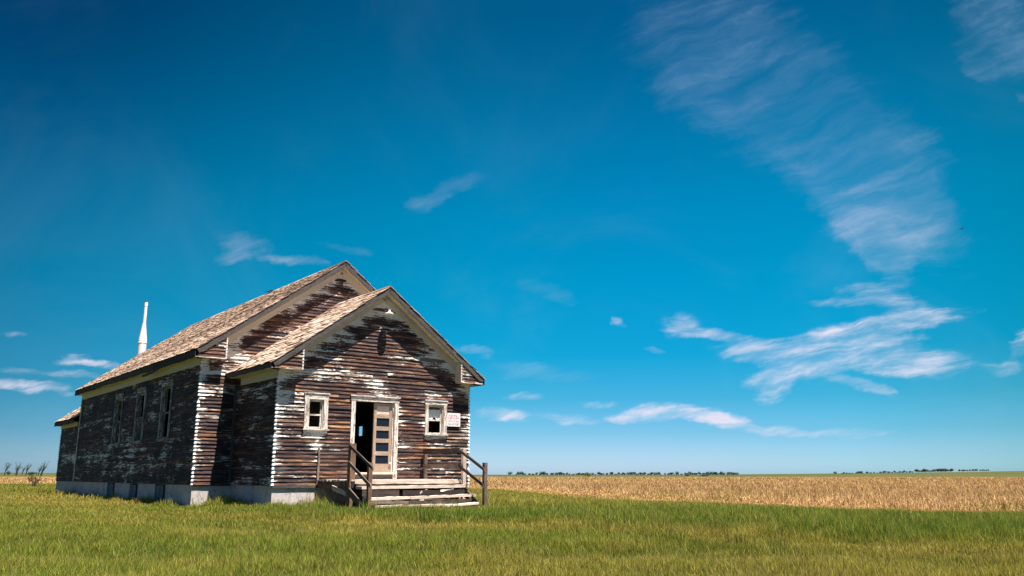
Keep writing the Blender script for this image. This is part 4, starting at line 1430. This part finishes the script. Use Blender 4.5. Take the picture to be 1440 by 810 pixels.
def blades_mesh(name, x, y, h, w, lean, col, mat, z0=0.0, curl=0.5):
    n = len(x)
    r = RNG
    az = r.random(n) * 2 * np.pi            # facing
    la = r.random(n) * 2 * np.pi            # leaning direction
    cx, cy = np.cos(az) * w / 2, np.sin(az) * w / 2
    lx, ly = np.cos(la) * lean * h, np.sin(la) * lean * h
    V = np.empty((n, 5, 3), dtype=np.float32)
    V[:, 0] = np.stack([x - cx, y - cy, np.full(n, z0 - .01)], 1)
    V[:, 1] = np.stack([x + cx, y + cy, np.full(n, z0 - .01)], 1)
    mx, my = x + lx * .30, y + ly * .30
    V[:, 2] = np.stack([mx + cx * .8, my + cy * .8, z0 + h * .58], 1)
    V[:, 3] = np.stack([mx - cx * .8, my - cy * .8, z0 + h * .58], 1)
    V[:, 4] = np.stack([x + lx, y + ly, z0 + h * (1 - curl * np.minimum(lean, 1.2) * .35)], 1)
    base = (np.arange(n) * 5)[:, None]
    loops = np.concatenate([base + np.array([[0, 1, 2, 3]]), base + np.array([[3, 2, 4]])], 1).astype(np.int32)
    me = bpy.data.meshes.new(name)
    me.vertices.add(n * 5)
    me.vertices.foreach_set('co', V.ravel())
    me.loops.add(n * 7)
    me.loops.foreach_set('vertex_index', loops.ravel())
    me.polygons.add(n * 2)
    st = (np.arange(n) * 7)[:, None] + np.array([[0, 4]])
    me.polygons.foreach_set('loop_start', st.ravel().astype(np.int32))
    at = me.attributes.new('tone', 'FLOAT_COLOR', 'POINT')
    C = np.ones((n, 5, 4), dtype=np.float32)
    C[:, :, :3] = col[:, None, :]
    at.data.foreach_set('color', C.ravel())
    me.update(calc_edges=True)
    me.materials.append(mat)
    o = bpy.data.objects.new(name, me)
    COL.objects.link(o)
    o['kind'] = 'stuff'
    return o


def scatter(d0, d1, density, side=1.15):
    """random points in the ground between distances d0 and d1 that the picture can show, with a margin"""
    hw = lambda d: d * .62 * side + 3.5
    area = (hw(d0) + hw(d1)) * (d1 - d0)
    n = int(area * density)
    d = d0 + (d1 - d0) * RNG.random(n * 2)
    keep = RNG.random(n * 2) < hw(d) / hw(d1)
    d = d[keep]
    x = (RNG.random(len(d)) * 2 - 1) * hw(d)
    return x, d


def mixc(a, b, t):
    return a * (1 - t[:, None]) + b * t[:, None]


def make_grass():
    X, Y, Wd = [], [], []
    for d0, d1, dens, w in ((4.2, 9.5, 2700, .0064), (9.5, 14, 1700, .008), (14, 20, 850, .012), (20, 30, 330, .018), (30, 50, 120, .028), (50, 90, 45, .045)):
        x, y = scatter(d0, d1, dens)
        X.append(x); Y.append(y); Wd.append(np.full(len(x), w))
    x, y, w = np.concatenate(X), np.concatenate(Y), np.concatenate(Wd)
    ed = edge_dist(x, y)
    jit = fbm(x, y, .35, 5) - .5
    ins, steps, hu, hv = inside_house(x, y, .04)
    keep = (ed + jit * 2.6 > -.15 - .9 * (RNG.random(len(x)) < .12) * RNG.random(len(x)) * 2) & ~ins
    keep &= ~(steps & (RNG.random(len(x)) > .30))
    x, y, w, ed, jit, hu, hv, steps = (q[keep] for q in (x, y, w, ed, jit, hu, hv, steps))
    n = len(x)
    big = fbm(x, y * 1.6, .16, 21)
    med = fbm(x, y * 1.5, .7, 31)
    small = fbm(x, y, 2.6, 41)
    r = RNG.random(n)
    # tall lush band along the field edge and out in front of the steps
    yb = np.interp(x, [-12, -6, -3, 0, 3.2, 4.6, 6.6, 9], [24, 19.0, 16.8, 16.0, 13.4, 11.6, 11.0, 10.6])
    lush = np.clip((y - yb + jit * 4 + (big - .5) * 3) / 1.6, 0, 1) * np.clip((x + 8.0 + (y - 16) * .1) / 3.5, 0, 1)
    short = np.exp(-((y - yb + 1.3 - jit * 2.0) / 1.2) ** 2) * (1 - lush) * np.clip((x + 12) / 6, .3, 1)
    dry = np.clip((big - .48) * 3.6 + (med - .48) * 3.0 + (small - .5) * 1.4, 0, 1)
    fore = np.clip((10.2 - y) / 1.5, 0, 1)
    dry = np.clip(dry * (1 - .45 * fore) + short * .34 - lush * .9, 0, 1)
    # dry strip along the shaded side wall, fresh green beyond it
    left = np.clip((-9 - x) / 3, 0, 1)
    strip = left * np.exp(-((hu + 1.9 + jit * 2.0) / 1.5) ** 2)
    dry = np.clip(dry + strip * .65, 0, 1)
    far_left = left * np.clip((y - 36) / 6, 0, 1)
    dry *= (1 - .6 * far_left)
    glow = np.clip((x + 5) / 3, 0, 1) * np.clip((y - 19) / 9, 0, 1)  # bright sunlit patch right of the house, painted in through the dry colour
    edge_dry = np.clip(1 - ed / 1.6, 0, 1) * .7
    dry = np.clip(np.maximum(dry, np.maximum(glow * .8, edge_dry)), 0, 1)
    h = (.10 + .10 * med + .06 * r) * np.clip(1.25 - y / 40, .55, 1)
    h = h * (1 - .40 * short) + lush * (.05 + .13 * RNG.random(n)) * np.clip(ed / 5.0, .1, 1)
    near_wall = np.clip(1 - np.maximum(np.maximum(-hu, 0) if False else 0, 0), 0, 0)
    dw = np.minimum.reduce([np.where((hv > 0) & (hu < 0), -hu, 9), np.where((hv < 0) & (hu > 0) & (hu < A), -hv, 9), np.where((hv < -DV) & (hu > A), -hv - DV, 9), np.where((hv < 0) & (hu < A), A - hu, 9)])
    tuft = np.clip(1 - dw / .9, 0, 1) * (fbm(x, y, .8, 77) > .48)
    h = h + tuft * .26 * RNG.random(n)
    apron = (hu > 1.2) & (hu < 6.6) & (hv < -DV) & (hv > -9.5)
    h = np.where(apron, h * .55, h)
    h = np.where(steps, h * 1.2 + .08, h)
    patch = np.exp(-(((x - .15) / .28) ** 2 + ((y - 14.3) / .5) ** 2)) + np.exp(-(((x - .95) / .40) ** 2 + ((y - 13.9) / .5) ** 2)) + np.exp(-(((x + 1.9) / .3) ** 2 + ((y - 15.0) / .6) ** 2)) + .8 * np.exp(-(((x - 5.3) / .5) ** 2 + ((y - 12.8) / .5) ** 2))
    kp = RNG.random(n) > patch * 1.1
    G1 = np.array([.132, .200, .032]); G2 = np.array([.195, .228, .034]); OL = np.array([.245, .215, .040]); YE = np.array([.42, .34, .075]); TAN = np.array([.44, .33, .15])
    col = mixc(G2[None], G1[None], np.clip(lush * .62 + (RNG.random(n) - .5) * .5 + (med - .5) * -1.4, 0, 1))
    col = mixc(col, OL[None], np.clip(short * .6 + (big - .42) * 2.0 * (1 - lush * .7) * (1 - .6 * fore) + .18 * (1 - lush) * (1 - .7 * fore), 0, 1))
    col = mixc(col, YE[None], np.clip(dry * (.35 + .65 * RNG.random(n)), 0, 1))
    clump = fbm(x, y, 3.4, 141); clump2 = fbm(x, y * 1.3, 1.3, 151)
    h = h * (.26 + .70 * clump + .52 * clump2) * (1 - .25 * fore)
    col = col * (.74 + .72 * clump)[:, None] * (1 + (.34 * (clump2 - .45))[:, None] * np.array([[1.2, 1.0, .5]]))
    # tufts standing against the foundation, some of them dry
    for (tu, tv, tr, th_, tdry) in ((.75, -.55, .45, .30, .35), (.45, -1.2, .35, .26, .6), (1.35, -3.5, .4, .18, .5), (2.0, -3.55, .35, .34, .85), (2.35, -3.6, .3, .42, .9), (2.3, -4.3, .35, .3, .5), (-.4, .9, .35, .28, .1), (-.5, 3.0, .5, .24, .2), (-.5, 5.2, .6, .22, .4),
                                    (-.6, 8.0, .8, .24, .3), (-.6, 11.0, .9, .22, .2), (-.7, 14.5, 1.2, .3, .0), (6.6, -4.0, .5, .34, .3), (3.2, -6.4, .5, .16, .2), (4.4, -5.9, .4, .22, .5), (5.2, -5.7, .4, .24, .4)):
        q = np.exp(-(((hu - tu) ** 2 + (hv - tv) ** 2) / tr ** 2)) * (RNG.random(n) < .75)
        h = h + q * th_ * (.4 + .6 * RNG.random(n))
        col = mixc(col, (YE * .8 + TAN * .4)[None], np.clip(q * tdry * RNG.random(n) * 1.4, 0, 1))
    thatch = RNG.random(n) < .10 + .14 * np.clip((small - .5) * 4, 0, 1) * (1 - lush)
    col = np.where(thatch[:, None], np.array([[.20, .140, .065]]) * (.7 + .6 * RNG.random(n))[:, None], col)
    h = np.where(thatch, h * .8, h)
    strand = RNG.random(n) < (.035 + .08 * dry + .03 * (y < 10))
    col = np.where(strand[:, None], mixc(YE[None] * np.ones((n, 1)), TAN[None], RNG.random(n)), col)
    h = np.where(strand, h * 1.15, h)
    col = col * (.70 + .6 * RNG.random(n))[:, None]
    lean = .06 + .46 * RNG.random(n) ** 1.6
    o = blades_mesh('grass', x[kp], y[kp], h[kp], w[kp] * (.75 + .5 * RNG.random(kp.sum())), lean[kp], col[kp], M['grass'])
    tag(o, 'rough green and yellowing prairie grass all round the schoolhouse', 'grass')


make_grass()


def make_stubble():
    X, Y, Hh, Wd, Ln, C = [], [], [], [], [], []
    T1 = np.array([.50, .315, .135]); T2 = np.array([.68, .49, .25]); T3 = np.array([.21, .12, .075]); T4 = np.array([.29, .25, .07])
    for d0, d1, dens, w, hh in ((14, 26, 170, .017, 1.0), (26, 40, 110, .022, 1.0), (40, 70, 44, .036, 1.0), (70, 120, 13, .07, 1.05), (120, 220, 3.2, .15, 1.1)):
        x, y = scatter(d0, d1, dens)
        ed = edge_dist(x, y)
        k = (ed < -.1) | ((ed < .6) & (RNG.random(len(x)) < .10))
        x, y, ed = x[k], y[k], ed[k]
        # sown in rows running with the field edge
        strip = np.clip((-ed - 2.6 - 1.2 * (fbm(x, y, .3, 8) - .5)) / 1.3, 0, 1)
        stalk = RNG.random(len(x)) < .30
        n = len(x)
        h = np.where(stalk, .22 + .22 * RNG.random(n), .12 + .20 * RNG.random(n)) * hh * (.16 + .84 * strip)
        lean = np.where(stalk, .10 + .35 * RNG.random(n), .7 + 1.3 * RNG.random(n))
        t = RNG.random(n)
        col = mixc(T1[None] * np.ones((n, 1)), T2[None], t)
        col = np.where((RNG.random(n) < .24)[:, None], T3[None], col)
        gr = (fbm(x, y, .22, 91) > .62) & (RNG.random(n) < .35)
        col = np.where(gr[:, None], T4[None], col)
        big = fbm(x * .6 + y * .8, (y * .6 - x * .8) * .15, .22, 61)
        col = col * (.72 + .5 * big)[:, None] * (.8 + .4 * RNG.random(n))[:, None]
        X.append(x); Y.append(y); Hh.append(h); Wd.append(np.full(n, w) * np.where(stalk, .8, 1.1)); Ln.append(lean); C.append(col)
    o = blades_mesh('corn_stubble', np.concatenate(X), np.concatenate(Y), np.concatenate(Hh), np.concatenate(Wd), np.concatenate(Ln), np.concatenate(C), M['stubble'], 0.0, .8)
    tag(o, 'dry tan corn stalks and leaves standing in the harvested field', 'crop stubble')


make_stubble()


# ------------------------------------------------------------------ trees far away
def leaf_cloud(center, rx, ry, rz, n, size, c0, c1, seed, lobes=5):
    r = random.Random(seed)
    mb = MB()
    cs = []
    for _ in range(lobes):
        a = r.uniform(0, 6.28)
        cs.append((math.cos(a) * rx * r.uniform(.1, .6), math.sin(a) * ry * r.uniform(.1, .6), r.uniform(-.35, .45) * rz, r.uniform(.4, .65)))
    for i in range(n):
        lx, ly, lz, lr = r.choice(cs)
        while True:
            p = Vector((r.uniform(-1, 1), r.uniform(-1, 1), r.uniform(-1, 1)))
            if .35 < p.length < 1: break
        pos = Vector((center[0] + lx + p.x * rx * lr, center[1] + ly + p.y * ry * lr, center[2] + lz + p.z * rz * lr))
        q = Vector((r.gauss(0, 1), r.gauss(0, 1), r.gauss(0, 1))).normalized()
        t1 = q.orthogonal().normalized(); t2 = q.cross(t1)
        s = size * r.uniform(.6, 1.3)
        t = r.random()
        col = tuple(a * (1 - t) + b * t for a, b in zip(c0, c1))
        mb.quad([pos - t1 * s, pos + t2 * s * .55, pos + t1 * s, pos - t2 * s * .55], None, col)
    return mb


def tree(name, label, loc, height, spread, c0, c1, seed, group=None, trunk=True, n=240, size=.34, low=.15):
    root = empty(name, loc)
    tag(root, label, 'tree' if 'tree' in name else 'bush', group)
    r = random.Random(seed)
    mb = MB()
    if trunk:
        mb.tube([(0, 0, -.3), (r.uniform(-.1, .1), 0, height * .35), (r.uniform(-.3, .3), .1, height * .7)], [height * .035, height * .024, height * .010], 7)
        for k in range(5):
            a = r.uniform(0, 6.28); z = height * r.uniform(.25, .5)
            mb.tube([(0, 0, z), (math.cos(a) * spread * .3, math.sin(a) * spread * .3, z + height * .15), (math.cos(a) * spread * .6, math.sin(a) * spread * .6, z + height * .3)], [height * .014, height * .009, height * .004], 5)
    else:
        for k in range(7):
            a = r.uniform(0, 6.28)
            mb.tube([(math.cos(a) * .08, math.sin(a) * .08, -.1), (math.cos(a) * spread * .25, math.sin(a) * spread * .25, height * .4), (math.cos(a) * spread * .5, math.sin(a) * spread * .5, height * .75)], [.035, .022, .01], 5)
    mb.build('trunk' if trunk else 'stems', M['bark'], root)
    lc = leaf_cloud((0, 0, height * (low + 1) / 2), spread, spread, height * (1 - low) / 2, n, size, c0, c1, seed)
    lc.build('crown', M['leaf_dark'], root)
    return root


def copy_tree(src, loc, rz, sc_, label=None, group=None):
    c = src.copy(); COL.objects.link(c)
    c.location = loc; c.rotation_euler = (0, 0, rz); c.scale = sc_
    if label: c['label'] = label
    if group: c['group'] = group
    for ch in src.children:
        k = ch.copy(); COL.objects.link(k); k.parent = c
    return c


HAZE0, HAZE1 = (.070, .092, .082), (.105, .130, .105)  # leaf greens paled and blued, distance haze is painted into them
FH = 1209.0
proto = [tree('shelterbelt_tree', 'x', (0, 0, 0), 7.0, 3.2, HAZE0, HAZE1, 100 + i, n=300, size=.55, low=.0) for i in range(4)]
spots = []
rr = random.Random(5)
# long belt on the horizon right of the house: (from tangent, to tangent, distance, height factor, gap chance, label, group)
belts = [(-.004, .108, 1150, .80, .20, 'dark green tree in the gappy shelterbelt on the horizon right of the house', 'trees in the gappy shelterbelt', 46),
         (.108, .262, 1250, .85, .05, 'dark green tree in the closed part of the shelterbelt right of the pale bush', 'trees in the closed shelterbelt', 60),
         (.376, .468, 1400, .75, .1, 'low dark tree in the belt along the foot of the far rise', 'trees at the foot of the far rise', 38),
         (.471, .512, 1700, 1.25, .0, 'dark tree in the dense grove on the crest of the far rise', 'trees of the grove on the rise', 22),
         (.520, .556, 1800, .8, .2, 'dark tree in the thin row at the right end of the rise', 'trees in the thin row on the rise', 16)]
first = True
used = [False] * 4
for (a0, a1, dist, hf, gap, lab, grp, cnt) in belts:
    for i in range(cnt):
        if rr.random() < gap: continue
        a = a0 + (a1 - a0) * (i + rr.random() * .8) / cnt
        y = dist + rr.uniform(-25, 25)
        s = hf * rr.uniform(.35, .95)
        zz = 0.0
        if a > .34:
            lift = max(0, min(1, (a - .33) / .22)); dd = max(0, min(1, (y - 310 - 100) / 1500)); zz = dd * dd * (3 - 2 * dd) * 8.0 * lift
        k = rr.randrange(4)
        loc, rz, sc_ = (a * y, y, zz - .2), rr.uniform(0, 6.28), (s * rr.uniform(1.3, 2.3), s * rr.uniform(1.2, 1.8), s)
        if not used[k]:
            used[k] = True
            p = proto[k]; p.location = loc; p.rotation_euler = (0, 0, rz); p.scale = sc_
            p['label'] = lab; p['group'] = grp
        else:
            copy_tree(proto[k], loc, rz, sc_, lab, grp)

tree('willow_bush', 'pale green rounded bush standing alone at the far edge of the tan field', (26.6, 300, -.05), 1.9, 1.5, (.09, .125, .05), (.16, .20, .09), 9, trunk=False, n=420, size=.17, low=.0)
tree('field_bush', 'small dark bush in the far field, nearer the house of the two', (74.0, 364, 0), 1.1, 1.3, HAZE0, HAZE1, 15, trunk=False, n=220, size=.2, low=.0)
tree('field_bush', 'wide dark bush in the far field, right of a smaller one', (81.5, 364, 0), 1.35, 2.4, HAZE0, HAZE1, 16, trunk=False, n=320, size=.22, low=.0)


def bare_tree(label, x, y, height, lean, seed, leaves=60, thick=1.0, group=None):
    root = empty('bare_tree', (x, y, 0))
    tag(root, label, 'tree', group)
    r = random.Random(seed)
    mb = MB()
    top = Vector((lean * height, 0, height * .62))
    mb.tube([(0, 0, -.3), (lean * height * .25, 0, height * .25), (lean * height * .6, 0, height * .45), tuple(top)], [height * .045 * thick, height * .038 * thick, height * .028 * thick, height * .014], 7)
    tips = []
    for k in range(14):
        t = r.uniform(.35, 1.0)
        b = Vector((lean * height * t * .9, 0, height * .62 * t))
        a = r.uniform(0, 6.28)
        l1 = height * r.uniform(.18, .38)
        e = b + Vector((math.cos(a) * l1 * .55 + lean * l1, math.sin(a) * l1 * .55, l1))
        m_ = b.lerp(e, .5) + Vector((0, 0, -l1 * .08))
        mb.tube([b, m_, e], [height * .012, height * .008, height * .004], 5)
        tips.append(e)
        for q in range(3):
            e2 = e + Vector((r.uniform(-1, 1), r.uniform(-1, 1), r.uniform(.1, 1))) * height * .10
            mb.tube([e.lerp(b, .3 * q), e2], [height * .005, height * .002], 4)
            tips.append(e2)
    mb.build('trunk', M['bark'], root)
    if leaves:
        mb = MB()
        for i in range(leaves):
            p = r.choice(tips) + Vector((r.gauss(0, 1), r.gauss(0, 1), r.gauss(0, 1))) * height * .05
            q = Vector((r.gauss(0, 1), r.gauss(0, 1), r.gauss(0, 1))).normalized()
            t1 = q.orthogonal().normalized(); t2 = q.cross(t1); s = height * .022
            t = r.random()
            mb.quad([p - t1 * s, p + t2 * s * .6, p + t1 * s, p - t2 * s * .6], None, (.06 + .05 * t, .065 + .05 * t, .05 + .02 * t))
        mb.build('crown', M['leaf_dark'], root)
    return root


BT = [('half bare tree cut by the left edge of the photo', -.5905, 600, 9.5, .16, 3, 90, .8),
      ('half bare tree with a stout dark trunk and sparse crown', -.5765, 600, 9.6, .05, 4, 160, 1.7),
      ('thin bare tree left of a taller one with a spreading twiggy crown', -.5700, 604, 6.8, .10, 5, 40, .8),
      ('spreading half bare tree between the stout trunk and the green bush', -.5655, 600, 8.8, .14, 6, 130, .9),
      ('short bare tree beside the tallest leaning one', -.5510, 600, 7.4, .12, 7, 70, .9),
      ('tallest leaning bare tree near the rear corner of the schoolhouse', -.5478, 602, 10.4, .22, 8, 90, 1.3)]
for lab, a, y, h, ln, sd, lv, th in BT:
    bare_tree(lab, a * y, y, h, ln, sd, lv, th, 'bare trees along the left horizon')
tree('scrub_bush', 'low green bush among the bare trees on the left', (-.5570 * 598, 598, 0), 3.0, 3.4, (.035, .055, .025), (.07, .10, .045), 33, trunk=False, n=320, size=.34, low=0)
tree('scrub_bush', 'brownish scrub left of the stout bare trunk', (-.5853 * 598, 598, 0), 3.6, 2.3, (.05, .045, .03), (.09, .08, .05), 34, trunk=False, n=160, size=.34, low=0)
tree('weed_bush', 'dark brown dried weed standing behind the rear corner of the schoolhouse', (-36.6, 66.0, 0), 1.0, .55, (.05, .04, .025), (.12, .09, .05), 35, trunk=False, n=200, size=.06, low=0)

# ------------------------------------------------------------------ one bird in the sky
bird = empty('flying_bird', (24.5, 44.0, 14.0), rad(200))
tag(bird, 'tiny dark bird flying in the sky under the big veil of cloud', 'bird')
mb = MB()
mb.tube([(-.13, 0, 0), (-.08, 0, .006), (0, 0, .008), (.07, 0, .014), (.10, 0, .018), (.125, 0, .014), (.145, 0, .010)], [.012, .024, .034, .026, .022, .014, .003], 10)
for s in (-1, 1):
    pts = [(.05, 0), (.03, .12), (-.02, .28), (-.05, .30), (-.06, .16), (-.05, 0)]
    zz = lambda yy: .015 + .35 * yy - .5 * yy * yy
    top = [(px, s * (py + .02), zz(py) + .004) for px, py in pts]
    bot = [(px, s * (py + .02), zz(py) - .004) for px, py in pts]
    mb.quad(top, None); mb.quad(bot[::-1], None)
    for k in range(6):
        k2 = (k + 1) % 6
        mb.quad((bot[k], bot[k2], top[k2], top[k]), None)
tail = [(-.11, -.015), (-.11, .015), (-.22, .035), (-.22, -.035)]
mb.hexa([(px, py, -.004) for px, py in tail] + [(px, py, .004) for px, py in tail])
mb.build('bird_body', M['feather'], bird, True)
bird.scale = (.75, .75, .75)
